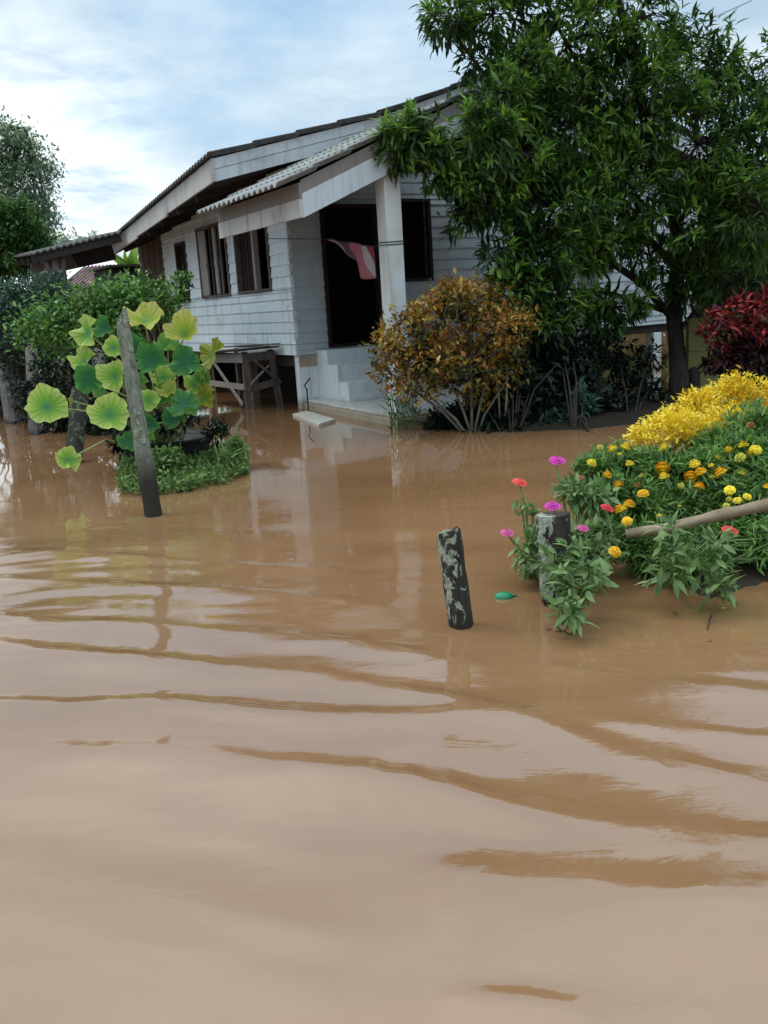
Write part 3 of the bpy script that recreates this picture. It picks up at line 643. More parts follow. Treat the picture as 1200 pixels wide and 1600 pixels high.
mb = MB(); mb.beam((-.075, .02, .08), (-.075, TLn * .72, .70), .02, .05); mb.build('brace', M_PALEW, tbl)
mb = MB(); mb.beam((.02, -.11, TZ - .06), (TW + .02, -.08, .36), .025, .09, up=(0, 1, 0)); mb.build('brace', M_GREYW, tbl)
mb = MB(); mb.beam((.03, -.06, .36), (TW * .72, -.06, .62), .02, .035, up=(0, 1, 0)); mb.build('brace', M_PALEW, tbl)

c0 = gz(492, 655, .03)
bo = MB(); cs = [gz(*p, .03) - c0 for p in ((457, 647), (498, 663), (524, 655), (480, 642))]
bo.hexa([(p[0], p[1], -.05) for p in cs] + [(p[0], p[1], .005) for p in cs]); fb = bo.build('floating_board', M_BOARD, bevel=.006); fb.location = c0
tag(fb, 'pale flat slab floating on the water beside the porch corner', 'board')
# thin iron rod by the plinth
r_ = gz(482, 642); mb = MB(); mb.tube([r_ + (0, 0, -.2), r_ + (0, 0, .30), r_ + (-.03, 0, .36), r_ + (.06, 0, .46)], .012, 6); o = rebase(mb.build('iron_rod', M_DARKW), r_); tag(o, 'thin dark bent rod standing in the water by the plinth', 'rod')
# striped cloth on a line behind the column
cw = 22; chh = 12; V_ = []; UVs = []; Fc = []
topL = np.array(front(511, 374, -1.9)); topM = np.array(front(556, 380, -2.2)); topR = np.array(front(583, 386, -2.5))
for i in range(cw + 1):
    t = i / cw; top = topL * (1 - t) ** 2 + topM * 2 * t * (1 - t) + topR * t ** 2
    drop = np.interp(t, [0, .25, .5, .62, 1], [.02, .11, .21, .39, .36])
    for j in range(chh + 1):
        s_ = j / chh; p = top + np.array([.03 * s_ + .012 * math.sin(t * 22 + s_ * 2) + .02 * s_ * math.sin(t * 9), .035 * math.sin(t * 17 + s_ * 3) * s_, -drop * s_ + .01 * math.sin(t * 15)])
        V_.append(p - topM); UVs.append((t * .8 + .14 * (1 - s_) * 1.0 + .05, s_))
for i in range(cw):
    for j in range(chh):
        a = i * (chh + 1) + j; Fc.append((a, a + 1, a + chh + 2, a + chh + 1))
me = bpy.data.meshes.new('hanging_cloth'); me.from_pydata([tuple(p) for p in V_], [], Fc); uv = me.uv_layers.new(name='UVMap')
for l in me.loops: uv.data[l.index].uv = UVs[l.vertex_index]
me.materials.append(M_CLOTH); me.polygons.foreach_set('use_smooth', [True] * len(Fc)); cl = bpy.data.objects.new('hanging_cloth', me); COL.objects.link(cl)
so = cl.modifiers.new('th', 'SOLIDIFY'); so.thickness = .006
cl.location = hw(*topM); cl.rotation_euler = (0, 0, math.atan2(HB[1], HB[0])); tag(cl, 'red and white striped cloth with shade-darkened bands hanging beside the porch column', 'cloth')
mb = MB(); ln = [hw(*(topL + (-.55, .5, .06))), hw(*(topL + (0, 0, .004))), hw(*(topM + (0, 0, .002))), hw(*(topR + (.0, 0, .004))), hw(-.0, -2.62, 2.09)]
mb.tube(ln, .005, 5); o = rebase(mb.build('washing_line', M_WIRE), ln[0]); tag(o, 'thin cord carrying the striped cloth from wall to column', 'cord')

# ------------------------------------------------------------------ posts
def post(name, mat_, base, top, rb, rt, label, n=14, jit=.12, segs=9, bend=0.0, group=None, slant=0.0):
    rs = np.random.RandomState(abs(hash(label)) % 1000 if False else len(label) * 7)
    b_ = np.array(base, float); t_ = np.array(top, float); mb = MB(); P_ = []; Rr = []; low = b_ - (t_ - b_) / (t_[2] - b_[2]) * .35
    for i in range(segs + 1):
        s = i / segs; p = low * (1 - s) + t_ * s + np.array([bend * math.sin(s * math.pi), 0, 0]); P_.append(p); Rr.append((rb * (1 - s) + rt * s) * (1 + rs.uniform(-.05, .05)))
    mb.tube(P_, Rr, n, jit=jit, rs=rs)
    if slant:
        for i in range(len(mb.v) - n, len(mb.v)):
            p = mb.v[i]; mb.v[i] = (p[0], p[1], p[2] + slant * (p[0] - t_[0]) / rt + rs.uniform(-.006, .006))
    o = mb.build(name, mat_, smooth=False); rebase(o, b_); tag(o, label, 'post', group); return o
g = 'wooden posts standing in the flood'
b1 = gz(721, 977); post('fence_post', M_POSTD, b1, b1 + (-.036, .04, .425), .051, .050, 'short black post with pale lichen patches standing alone in open water', group=g, slant=.006)
b2 = gz(872, 940); post('fence_post', M_POSTT, b2, b2 + (-.01, .03, .415), .074, .083, 'thick lichen covered post among pink flowers at the edge of the flower bed', group=g, n=18)
b3 = gz(240, 806); d3 = b3 @ FWD - CAM @ FWD
post('fence_post', M_POSTG, b3, pt(190, 494, 6.72), .064, .042, 'tall leaning grey green post in front of the lotus leaves', group=g, n=16, segs=16, slant=.06, jit=.16)
b4 = gz(22, 660); post('fence_post', M_POSTB, b4, pt(-2, 525, 14.3), .13, .11, 'grey leaning post at the left edge under the shrub', group=g)
b5 = gz(57, 678); post('fence_post', M_POSTB, b5, pt(49, 545, 12.5), .095, .08, 'straight pale grey post with a dark band between the left posts', group=g)
mb = MB(); q = pt(52, 590, 12.35); mb.tube([q + (0, 0, -.04), q + (0, 0, .04)], .10, 12); bandp = mb
b6 = gz(115, 724); post('fence_post', M_POSTM, b6, pt(126, 610, 9.6), .085, .09, 'stubby mossy black post left of the lotus tub', group=g)

# ------------------------------------------------------------------ plants
def stems_to(mb, base, C, r0_=.02, r1_=.006, lift=.3, n=5):
    for c in C:
        base_ = np.array(base); mid = base_ * .5 + c * .5 + np.array([0, 0, lift * np.linalg.norm(c - base_) * .15]) + rng.normal(0, .03, 3)
        mid[:2] = base_[:2] * .6 + c[:2] * .4 + rng.normal(0, .03, 2)
        mb.tube([base_, mid, c], [r0_, (r0_ + r1_) / 2, r1_], n)
def plant(name, base, label, cat, foliage, stem_mesh=None, stem_mat=None, group=None, fname='foliage', sname='stem'):
    root = empty(name, base, label, cat, group=group)
    for nm, packs, mt in foliage: build_leaves(nm, packs, mt, root, base)
    if stem_mesh and stem_mesh.v:
        o = stem_mesh.build(sname, stem_mat, root, smooth=True); o.data.transform(Matrix.Translation(-Vector(tuple(map(float, base)))))
    return root
def B(px_, py_, d, rpx, n, ry=None, rd=None):
    """crown blob from its place in the yard: pixel, depth, radius in pixels"""
    m_ = d / F; r = rpx * m_; return (pt(px_, py_, d), (r, (rd if rd else r), (ry * m_ if ry else r)), n)

# --- big tree in front of the porch
tb = gz(1060, 618)
blobs = [B(640, 218, 10.0, 52, 80, 34), B(690, 250, 10.0, 55, 60, 36), B(760, 215, 9.9, 52, 60, 44), B(730, 285, 9.9, 34, 18, 16), B(620, 235, 9.9, 34, 30, 20), B(745, 205, 10.6, 58, 66, 48), B(700, 28, 10.4, 46, 56, 42), B(770, 22, 10.8, 52, 60, 44), B(742, 100, 10.6, 26, 16, 24),
         B(820, 130, 10.8, 72, 110), B(790, 160, 10.2, 50, 60, 40), B(800, 260, 10.6, 85, 135, 62), B(900, 60, 11, 90, 150), B(890, 200, 11, 95, 190), B(870, 320, 10.8, 92, 150, 62), B(990, 30, 11.2, 88, 140),
         B(990, 160, 11, 100, 210), B(980, 300, 11.2, 100, 170, 70), B(1075, 100, 11.3, 72, 110), B(1090, 225, 11, 92, 160), B(1130, 130, 11.6, 52, 60), B(1170, 210, 11, 60, 80),
         B(1180, 330, 10.6, 70, 100), B(1100, 340, 11.2, 80, 120, 60), B(1150, 440, 11.4, 70, 85, 40), B(1080, 440, 11.8, 60, 70, 45), B(840, 400, 10.6, 62, 80, 48), B(810, 455, 10.4, 48, 70, 40), B(850, 505, 10.6, 44, 50, 34), B(780, 400, 10.3, 30, 26, 24), B(935, 505, 11.3, 30, 22, 16),
         B(900, 395, 11, 50, 60, 40), B(872, 470, 10.8, 45, 50, 34), B(960, 480, 11.2, 55, 52, 18), B(1015, 400, 11.6, 34, 34, 40), B(760, 320, 10.3, 50, 55, 26), B(870, -70, 11, 120, 150, 60), B(1020, -80, 11.4, 120, 130, 60), B(1230, 120, 11.5, 70, 70), B(1250, 300, 11, 80, 80),
         B(720, 345, 10.2, 26, 12, 12), B(955, 375, 11, 50, 40, 22), B(1140, 520, 12.6, 60, 40, 20)]
C_, O_ = blob_points(blobs, .84, .36)
O_[:, 2] += .25; O_ = unit(O_)
pk = [rosettes(C_, O_, 14, .142, .038, LANCE, 1.1, .30, .5, .05)]
sel = (rng.uniform(0, 1, len(C_)) < .13 + .12 * (O_[:, 2] > .3)); Cn = C_[sel] + O_[sel] * .10
pn = [rosettes(Cn, unit(O_[sel] + (0, 0, .6)), 9, .13, .032, LANCE, .9, .05, .3, .01)]
mb = MB()
lb = lambda x_, y_, d: pt(x_, y_, d)
trunk_pts = [tb - (0, 0, .3), tb + (0, 0, .25), lb(1058, 560, 12.3), lb(1052, 480, 12.2), lb(1062, 400, 12), lb(1050, 300, 11.8), lb(1010, 200, 11.5), lb(990, 90, 11.3), lb(960, -20, 11.2), lb(950, -110, 11.1)]
mb.tube(trunk_pts, [.15, .125, .11, .11, .10, .085, .07, .055, .04, .02], 10, jit=.08)
limbs = [([lb(1054, 500, 12.2), lb(1000, 440, 11.9), lb(940, 400, 11.5), lb(860, 375, 11), lb(770, 310, 10.6), lb(690, 240, 10.3), lb(640, 205, 10.2)], .06),
         ([lb(1060, 420, 12), lb(980, 340, 11.5), lb(890, 260, 11), lb(800, 180, 10.7), lb(745, 100, 10.6), lb(700, 40, 10.4)], .055),
         ([lb(1052, 490, 12.2), lb(960, 460, 11.6), lb(880, 450, 11), lb(810, 440, 10.6)], .04),
         ([lb(1062, 470, 12.2), lb(1110, 380, 11.6), lb(1160, 290, 11.1), lb(1200, 200, 11)], .055),
         ([lb(1030, 240, 11.6), lb(920, 130, 11.1), lb(870, 40, 11), lb(830, -60, 11)], .04),
         ([lb(1062, 350, 11.9), lb(1120, 220, 11.4), lb(1150, 120, 11.5)], .035),
         ([lb(1056, 520, 12.2), lb(1100, 470, 12), lb(1160, 430, 11.5)], .03)]
nodes = list(trunk_pts[4:])
for P_, r_ in limbs:
    mb.tube(P_, list(np.linspace(r_, r_ * .3, len(P_))), 7, jit=.06)
    for a_, b_ in zip(P_[:-1], P_[1:]): nodes += [a_ * (1 - t) + b_ * t for t in (0, .33, .66)]
nodes = np.array(nodes)
for c, r, n in blobs:
    d_ = np.linalg.norm(nodes - c, axis=1); a_ = nodes[d_.argmin()]
    mb.tube([a_, (a_ + c) / 2 + rng.normal(0, .05, 3), c], [.022, .016, .010], 5)
    nodes = np.vstack([nodes, c[None], ((a_ + c) / 2)[None]])
for c in C_[::2]:
    d_ = np.linalg.norm(nodes - c, axis=1); a_ = nodes[d_.argmin()]
    mb.tube([a_, (a_ + c) / 2 + rng.normal(0, .03, 3) + (0, 0, .03), c], [.009, .006, .003], 4, cap=False)
tree = plant('garden_tree', tb, 'big dark leafy tree with drooping narrow leaves in front of the porch', 'tree', [('crown', pk, M_TREE), ('young_shoots', pn, M_TREEN)], mb, M_BARK, sname='trunk')
tb2 = gz(1083, 612)
mb = MB(); mb.tube([tb2 - (0, 0, .3), tb2 + (0, 0, .2), lb(1080, 540, 12.6), lb(1083, 500, 12.7), lb(1110, 440, 12.8), lb(1135, 390, 12.9)], [.10, .09, .085, .08, .06, .03], 9, jit=.08)
C2, O2 = blob_points([B(1120, 420, 12.9, 60, 60), B(1170, 400, 12.9, 60, 60), B(1150, 350, 13, 50, 40), B(1215, 430, 13, 50, 40)], 1, .3)
plant('young_tree', tb2, 'second slimmer dark trunk just right of the big trunk', 'tree', [('crown', [rosettes(C2, O2, 11, .17, .04, LANCE, 1.05, .4)], M_TREE)], mb, M_BARK, sname='trunk')

# --- dark shrubs in the shade behind the croton
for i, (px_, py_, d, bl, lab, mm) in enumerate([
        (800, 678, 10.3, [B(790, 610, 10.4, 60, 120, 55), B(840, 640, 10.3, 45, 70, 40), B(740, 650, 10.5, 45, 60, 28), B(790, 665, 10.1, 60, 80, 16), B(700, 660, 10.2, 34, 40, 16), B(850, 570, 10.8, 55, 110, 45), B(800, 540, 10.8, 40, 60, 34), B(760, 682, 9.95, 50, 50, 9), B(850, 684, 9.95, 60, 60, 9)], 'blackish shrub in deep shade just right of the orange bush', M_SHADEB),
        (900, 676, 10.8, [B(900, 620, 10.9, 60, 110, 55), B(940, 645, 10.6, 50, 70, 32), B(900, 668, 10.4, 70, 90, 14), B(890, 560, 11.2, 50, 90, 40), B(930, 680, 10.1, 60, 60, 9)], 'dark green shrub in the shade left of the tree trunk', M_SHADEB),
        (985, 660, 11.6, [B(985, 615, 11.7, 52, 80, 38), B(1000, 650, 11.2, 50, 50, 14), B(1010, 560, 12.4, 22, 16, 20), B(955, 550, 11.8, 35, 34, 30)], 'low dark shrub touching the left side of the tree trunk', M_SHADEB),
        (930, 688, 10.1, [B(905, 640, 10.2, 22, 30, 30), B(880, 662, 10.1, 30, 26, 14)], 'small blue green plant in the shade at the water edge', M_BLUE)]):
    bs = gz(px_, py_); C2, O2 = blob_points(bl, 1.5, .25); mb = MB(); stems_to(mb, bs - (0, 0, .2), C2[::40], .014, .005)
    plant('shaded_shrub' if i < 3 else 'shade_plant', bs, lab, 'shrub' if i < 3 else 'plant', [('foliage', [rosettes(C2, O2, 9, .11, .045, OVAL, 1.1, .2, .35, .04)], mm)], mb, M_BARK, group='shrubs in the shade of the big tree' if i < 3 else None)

# --- mud banks
def bank(name, pts_, h, label, seed=1, mt=M_MUD):
    rs = np.random.RandomState(seed); c = np.mean(pts_, 0); n = 72; k = 7; vs = []; P_ = np.array(pts_)
    ang = np.linspace(0, 1, n, endpoint=False); m_ = len(P_)
    for r_ in range(k + 1):
        s = 1.08 - r_ / k * 1.08
        for a in ang:
            f_ = a * m_; i0 = int(f_) % m_; t = f_ - int(f_); t = t * t * (3 - 2 * t); e = P_[i0] * (1 - t) + P_[(i0 + 1) % m_] * t
            z = -.06 + (h + .06) * (1 - (s / 1.08) ** 2.2) + rs.uniform(-.005, .005)
            vs.append((c[0] + (e[0] - c[0]) * s + rs.uniform(-.008, .008) * (s > 0), c[1] + (e[1] - c[1]) * s, z))
    fs = [(r_ * n + j, r_ * n + (j + 1) % n, (r_ + 1) * n + (j + 1) % n, (r_ + 1) * n + j) for r_ in range(k) for j in range(n)]
    mb = MB(); mb.add(vs, fs); o = mb.build(name, mt, smooth=True); tag(o, label, 'ground', kind='structure'); return o
bank('ground', [gz(1010, 905), gz(1110, 955), gz(1230, 925), gz(1330, 870), gz(1290, 740), gz(1150, 705), gz(1010, 740), gz(930, 800), gz(925, 880)], .10, 'dark soil of the flower bed just above the water', 3)
bank('ground', [gz(690, 674), gz(760, 684), gz(900, 678), gz(1040, 664), gz(1150, 640), gz(1100, 615), gz(900, 625), gz(720, 640)], .06, 'muddy ground under the shaded shrubs, their shade put into its colour', 5)
bank('ground', [gz(190, 760), gz(300, 765), gz(385, 740), gz(350, 705), gz(250, 700), gz(195, 720)], .03, 'soggy earth under the weeds by the lotus tub', 7)

# --- orange croton
cb = gz(738, 672)
bl = [B(700, 500, 9.7, 62, 260, 46), B(640, 520, 9.6, 46, 150, 36), B(615, 575, 9.5, 34, 90, 30), B(670, 560, 9.6, 48, 150, 38), B(735, 470, 9.8, 52, 200, 28), B(770, 525, 9.8, 56, 190, 46), B(740, 575, 9.7, 52, 150, 34), B(798, 560, 9.8, 28, 60, 36),
      B(700, 455, 9.9, 30, 70, 14), B(660, 610, 9.6, 34, 50, 16), B(760, 610, 9.9, 40, 60, 20), B(600, 545, 9.5, 26, 50, 24), B(810, 510, 9.9, 30, 70, 30)]
C2, O2 = blob_points(bl, .56, .42); mb = MB()
O2[:, 2] += .3
for p_, r_ in (((600, 575), .02), ((655, 605), .022), ((690, 560), .018), ((735, 520), .02), ((775, 540), .018), ((795, 590), .014)):
    mid = pt((p_[0] + 738) / 2, (p_[1] + 672) / 2 + 6, 9.7); e_ = pt(p_[0], p_[1], 9.7)
    mb.tube([cb + (rng.uniform(-.04, .04), 0, -.2), cb * .35 + mid * .65, e_], [r_, r_ * .85, r_ * .4], 6, jit=.08)
for p0_, p1_ in (((782, 668), (770, 560)), ((785, 668), (792, 570))):
    mb.tube([gz(*p0_) - (0, 0, .2), pt((p0_[0] + p1_[0]) / 2 + 3, (p0_[1] + p1_[1]) / 2, 9.75), pt(*p1_, 9.8)], [.016, .013, .008], 6, jit=.08)
stems_to(mb, pt(720, 590, 9.7), C2[::26], .008, .003, .2, 4)
plant('croton_bush', cb, 'orange and yellow leaved bush with pale bare stems beside the porch column', 'bush', [('foliage', [rosettes(C2, unit(O2), 9, .068, .034, OVAL, 1.1, .1, .45, .05)], M_CROTON)], mb, M_BARKP)

# --- grassy weed at the column foot
gb = gz(628, 672); n = 130; P_ = np.tile(gb, (n, 1)) + np.c_[rng.uniform(-.16, .2, n), rng.uniform(-.1, .1, n), rng.uniform(0, .40, n)]
D_ = np.c_[rng.normal(0, .6, n), rng.normal(0, .5, n), rng.uniform(.1, 1.2, n)]
mb = MB()
for k in range(6): x_ = rng.uniform(-.12, .16); mb.tube([gb + (x_, 0, -.1), gb + (x_ + rng.uniform(-.04, .04), 0, .45)], [.007, .004], 5)
plant('porch_weed', gb, 'tuft of narrow grey green leaves at the foot of the porch column', 'weed', [('foliage', [leafarr(P_, D_, rng.uniform(.10, .2, n), .016, BLADE)], M_WEED)], mb, M_STEM)

# --- red shrub far right
rb = gz(1165, 640); bl = [B(1165, 500, 10.2, 52, 90, 34), B(1130, 520, 10.1, 36, 50, 26), B(1200, 485, 10.4, 55, 80, 30), B(1220, 530, 10.3, 50, 60, 30)]
C2, O2 = blob_points(bl, .6, .45); O2[:, 2] += .8; C3, O3 = blob_points([B(1175, 560, 10.3, 62, 120, 36), B(1130, 560, 10.2, 34, 40, 22), B(1215, 580, 10.3, 50, 60, 30)], .9, .2)
mb = MB(); stems_to(mb, rb - (0, 0, .2), C3[::9], .016, .005)
plant('red_cordyline_shrub', rb, 'bright red leaved shrub with dark maroon lower leaves at the right edge', 'shrub', [('foliage', [rosettes(C2, unit(O2), 9, .125, .034, LANCE, 1.0, .15, .35)], M_RED), ('foliage', [rosettes(C3, O3, 8, .13, .05, OVAL, 1.1, .2)], M_REDD)], mb, M_BARK)

# --- golden shrub
yb = gz(1110, 760); yb[1] = 6.4; yb[0] = pt(1110, 640, 6.4)[0]
bl = [B(1050, 668, 5.5, 48, 120, 26), B(1010, 686, 5.4, 28, 50, 16), B(1085, 672, 5.6, 40, 60, 22), B(1130, 655, 5.7, 40, 60, 22), B(1085, 645, 6.1, 42, 110, 26), B(1130, 625, 6.3, 42, 110, 30), B(1150, 604, 6.2, 20, 40, 20), B(1190, 612, 6.3, 30, 50, 20), B(1100, 628, 6.1, 30, 50, 20), B(1175, 640, 6.4, 40, 80, 26), B(1215, 650, 6.4, 40, 50, 26), B(1265, 665, 6.3, 44, 60, 30), B(1115, 655, 6.0, 40, 70, 16)]
C2, O2 = blob_points(bl, .9, .35); O2[:, 2] = abs(O2[:, 2]) * .8 + .5; O2[:, 0] -= .15
C3, O3 = blob_points([B(1080, 695, 5.8, 50, 70, 20), B(1125, 690, 5.8, 42, 50, 20), B(1100, 670, 5.9, 50, 50, 16)], .9, .2)
mb = MB(); stems_to(mb, yb - (0, 0, .1), C2[::14], .010, .003)
plant('golden_shrub', yb, 'golden yellow leaved shrub rising behind the marigolds', 'shrub', [('foliage', [rosettes(C2, unit(O2), 13, .032, .013, LANCE, 1.0, 0, .5, .02)], M_YEL), ('foliage', [rosettes(C3, O3, 8, .045, .014, LANCE, 1.1, .2, .4, .02)], M_YELD)], mb, M_BARKP)

# --- marigolds
def pompom(mt, seed, r=.5, rings=6):
    rs = np.random.RandomState(seed); vs, fs = [], []
    for k in range(rings):
        el = R(78 - k * 22) if k < 5 else R(-20); cnt = 5 + k * 4
        for j in range(cnt):
            a = 2 * math.pi * (j + .5 * (k % 2)) / cnt + rs.uniform(-.12, .12); e2 = el + rs.uniform(-.12, .12)
            d = np.array([math.cos(a) * math.cos(e2), math.sin(a) * math.cos(e2), math.sin(e2) * .72]); t = np.array([-math.sin(a), math.cos(a), 0]); u_ = np.cross(d, t)
            rr = r * rs.uniform(.88, 1.08); w_ = r * .27; n0 = len(vs)
            vs += [d * rr * .35, d * rr * .85 - t * w_, d * rr * .85 + t * w_, d * rr * 1.02 - t * w_ * .7 - u_ * w_ * .5, d * rr * 1.02 + t * w_ * .7 - u_ * w_ * .5]
            fs += [(n0, n0 + 1, n0 + 2), (n0 + 1, n0 + 3, n0 + 4, n0 + 2)]
    mb = MB(); mb.add(vs, fs); th = np.linspace(0, 2 * math.pi, 9)[:-1]
    core = [(math.cos(a) * r * .7 * math.cos(e), math.sin(a) * r * .7 * math.cos(e), r * .6 * math.sin(e)) for e in (-1.1, -.4, .3, 1.0) for a in th]
    mb.add(core, [(i * 8 + j, i * 8 + (j + 1) % 8, (i + 1) * 8 + (j + 1) % 8, (i + 1) * 8 + j) for i in range(3) for j in range(8)] + [tuple(range(24, 32))])
    me = bpy.data.meshes.new('flower'); me.from_pydata([tuple(v) for v in mb.v], [], mb.f); me.materials.append(mt); return me
POM = {'o': [pompom(M_FLO, s) for s in (1, 2)], 'y': [pompom(M_FLY, s) for s in (3, 4)], 'g': [pompom(M_FLG, 5)], 'd': [pompom(M_FLD, 6)]}
fl = [  # x, y, diameter px, colour
    (957, 701, 14, 'y'), (978, 698, 14, 'y'), (938, 699, 9, 'g'), (968, 709, 8, 'y'), (1038, 700, 18, 'y'), (1058, 704, 13, 'd'), (925, 723, 13, 'y'), (984, 724, 15, 'y'), (949, 742, 15, 'o'), (966, 757, 17, 'o'),
    (1035, 731, 20, 'o'), (1037, 744, 16, 'y'), (1085, 725, 17, 'y'), (1094, 737, 18, 'o'), (1079, 744, 18, 'o'), (1093, 759, 19, 'o'), (1125, 738, 19, 'o'), (1005, 771, 17, 'o'), (969, 795, 18, 'o'), (983, 787, 17, 'o'),
    (980, 814, 15, 'o'), (961, 862, 17, 'o'), (996, 758, 11, 'd'), (1003, 743, 10, 'g'), (1138, 703, 13, 'y'), (1161, 695, 17, 'y'), (1181, 703, 17, 'y'), (1156, 715, 15, 'g'), (1121, 714, 11, 'g'), (1111, 727, 9, 'y'),
    (1140, 766, 15, 'y'), (1152, 782, 13, 'y'), (1168, 776, 14, 'y'), (1139, 780, 10, 'g'), (1135, 790, 9, 'g'), (1199, 760, 12, 'o'), (1160, 739, 13, 'g'), (1029, 806, 9, 'y'), (1062, 790, 8, 'g'), (1173, 665, 14, 'd'), (1064, 759, 9, 'g'), (1112, 745, 10, 'g'), (1172, 708, 11, 'y')]
def fdepth(x_, y_): return float(np.clip(np.interp(y_, [690, 760, 820, 870], [5.3, 4.95, 4.55, 4.35]), 4.3, 5.6))
mg_groups = [  # centre base x, label, x range, y range, blobs
    (950, 'marigold plant with orange blooms at the left end of the bed', (900, 990), (0, 730), [B(935, 745, 5.1, 34, 70, 30), B(965, 730, 5.2, 36, 80, 30), B(925, 735, 5.1, 20, 22, 20)]),
    (985, 'low marigold plant with bright orange blooms above the end of the pole', (900, 1012), (730, 900), [B(985, 790, 4.8, 42, 90, 34), B(960, 775, 4.8, 30, 50, 26), B(1010, 800, 4.75, 36, 70, 26), B(1000, 850, 4.55, 34, 55, 26)]),
    (1040, 'marigold plant with two stacked orange blooms below the golden shrub', (990, 1066), (0, 900), [B(1035, 745, 5.0, 44, 110, 38), B(1050, 790, 4.85, 45, 90, 28), B(1010, 735, 5.1, 34, 60, 26)]),
    (1100, 'marigold plant with four clustered orange blooms in the middle of the bed', (1066, 1130), (0, 900), [B(1095, 745, 5.0, 46, 110, 40), B(1090, 790, 4.85, 46, 80, 24), B(1120, 700, 5.3, 36, 60, 28)]),
    (1165, 'tall marigold plant with lemon yellow blooms at the right edge', (1130, 1300), (0, 900), [B(1165, 720, 5.1, 50, 130, 42), B(1180, 670, 5.4, 46, 100, 36), B(1205, 750, 4.9, 50, 90, 34), B(1270, 730, 5.0, 60, 110, 44), B(1290, 800, 4.8, 50, 70, 34), B(1150, 770, 4.8, 40, 60, 20)])]
used = set()
for bx, lab, (xa, xb), (ya, yb_), bl in mg_groups:
    bs = pt(bx, 800, 4.9); bs[2] = .06
    C2, O2 = blob_points(bl, 1.6, .15); O2[:, 2] += .5
    mb = MB(); stems_to(mb, bs, C2[::12], .008, .003, .3, 4)
    root = plant('marigold_plant', bs, lab, 'flowering plant', [('foliage', [rosettes(C2, unit(O2), 11, .058, .012, LANCE, 1.1, .0, .4, .02)], M_MARI)], mb, M_STEM, group='marigold plants in the flower bed')
    for i, (x_, y_, s_, k_) in enumerate(fl):
        if i in used or not (xa <= x_ < xb and ya <= y_ < yb_): continue
        used.add(i); d_ = fdepth(x_, y_) - .30; p_ = pt(x_, y_, d_); o = bpy.data.objects.new('flower', POM[k_][i % len(POM[k_])]); COL.objects.link(o); o.parent = root
        o.location = Vector(tuple(p_ - bs)); sc = s_ * d_ / F * 1.08 * rng.uniform(.85, 1.1); o.scale = (sc, sc, sc * rng.uniform(.9, 1.15)); o.rotation_euler = (rng.uniform(.1, .7), rng.uniform(-.4, .4), rng.uniform(0, 6))
        mb = MB(); mb.tube([(0, 0, -.1), (rng.uniform(-.5, .5), .3, -1.3)], [.09, .07], 5); st = mb.build('flower_stem', M_STEM, o)

# --- zinnias
def zinnia(parent, p_, rad, mt, base, stem=True):
    rs = rng; mb = MB(); nrm = unit(np.array([rs.uniform(-.3, .3), -.35, 1.0])); t1 = unit(np.cross(nrm, [1, 0, .1])); t2 = np.cross(nrm, t1); c = p_ - parent_loc(parent)
    for ring, (cnt, rr, lift) in enumerate(((13, 1.0, -.06), (11, .78, .10), (8, .5, .28))):
        for j in range(cnt):
            a = 2 * math.pi * (j + .37 * ring) / cnt + rs.uniform(-.1, .1); d = t1 * math.cos(a) + t2 * math.sin(a); s = np.cross(nrm, d); L_ = rad * rr * rs.uniform(.9, 1.08); w_ = rad * .22
            mb.add([c + nrm * rad * .1, c + d * L_ * .55 - s * w_ + nrm * rad * (lift + .10), c + d * L_ * .55 + s * w_ + nrm * rad * (lift + .10), c + d * L_ - s * w_ * .6 + nrm * rad * lift, c + d * L_ + s * w_ * .6 + nrm * rad * lift],
                   [(0, 1, 2), (1, 3, 4, 2)])
    o = mb.build('flower', mt, parent)
    mb = MB(); mb.tube([c + nrm * rad * .30, c - nrm * rad * .45], [rad * .22, rad * .3], 8); mb.build('flower_disc', M_DISC, o)
    if stem: mb = MB(); b_ = base - parent_loc(parent); mb.tube([c - nrm * rad * .3, c * .6 + b_ * .4 + rs.normal(0, .01, 3), b_], [.004, .005, .006], 5); mb.build('flower_stem', M_STEM, o)
def parent_loc(p): return np.array(p.location)
def zplant(base, label, heads, bl, L=.075, W=.030, k=7, dens=1.0, mt=M_ZIN, tpl=LANCE):
    C2, O2 = blob_points(bl, dens, .2); O2[:, 2] += .35
    mb = MB(); stems_to(mb, base - (0, 0, .05), C2[::3], .006, .004, .3, 5)
    root = plant('zinnia_plant', base, label, 'flowering plant', [('foliage', [rosettes(C2, unit(O2), k, L, W, tpl, 1.1, .1, .35, .015)], mt)], mb, M_STEM, group='zinnias around the thick post')
    for (x_, y_, d, r_, m_, to) in heads: zinnia(root, pt(x_, y_, d), r_ * d / F, m_, pt(*to))
    return root
zb = gz(835, 900); zb[2] = .02
zplant(zb, 'zinnia with coral and pink blooms left of the thick post', [(812, 753, 4.5, 12, M_FCO, (826, 850, 4.55)), (792, 832, 4.3, 11, M_FPI, (826, 880, 4.4)), (833, 803, 4.45, 4, M_DISC, (838, 850, 4.5)), (828, 872, 4.4, 5, M_FCO, (835, 890, 4.4))],
       [B(832, 862, 4.45, 27, 34, 24), B(833, 810, 4.5, 13, 9, 22), B(815, 785, 4.5, 10, 3, 8), B(826, 880, 4.4, 24, 18, 10)], .050, .022, 6)
zb2 = gz(905, 905); zb2[2] = .02
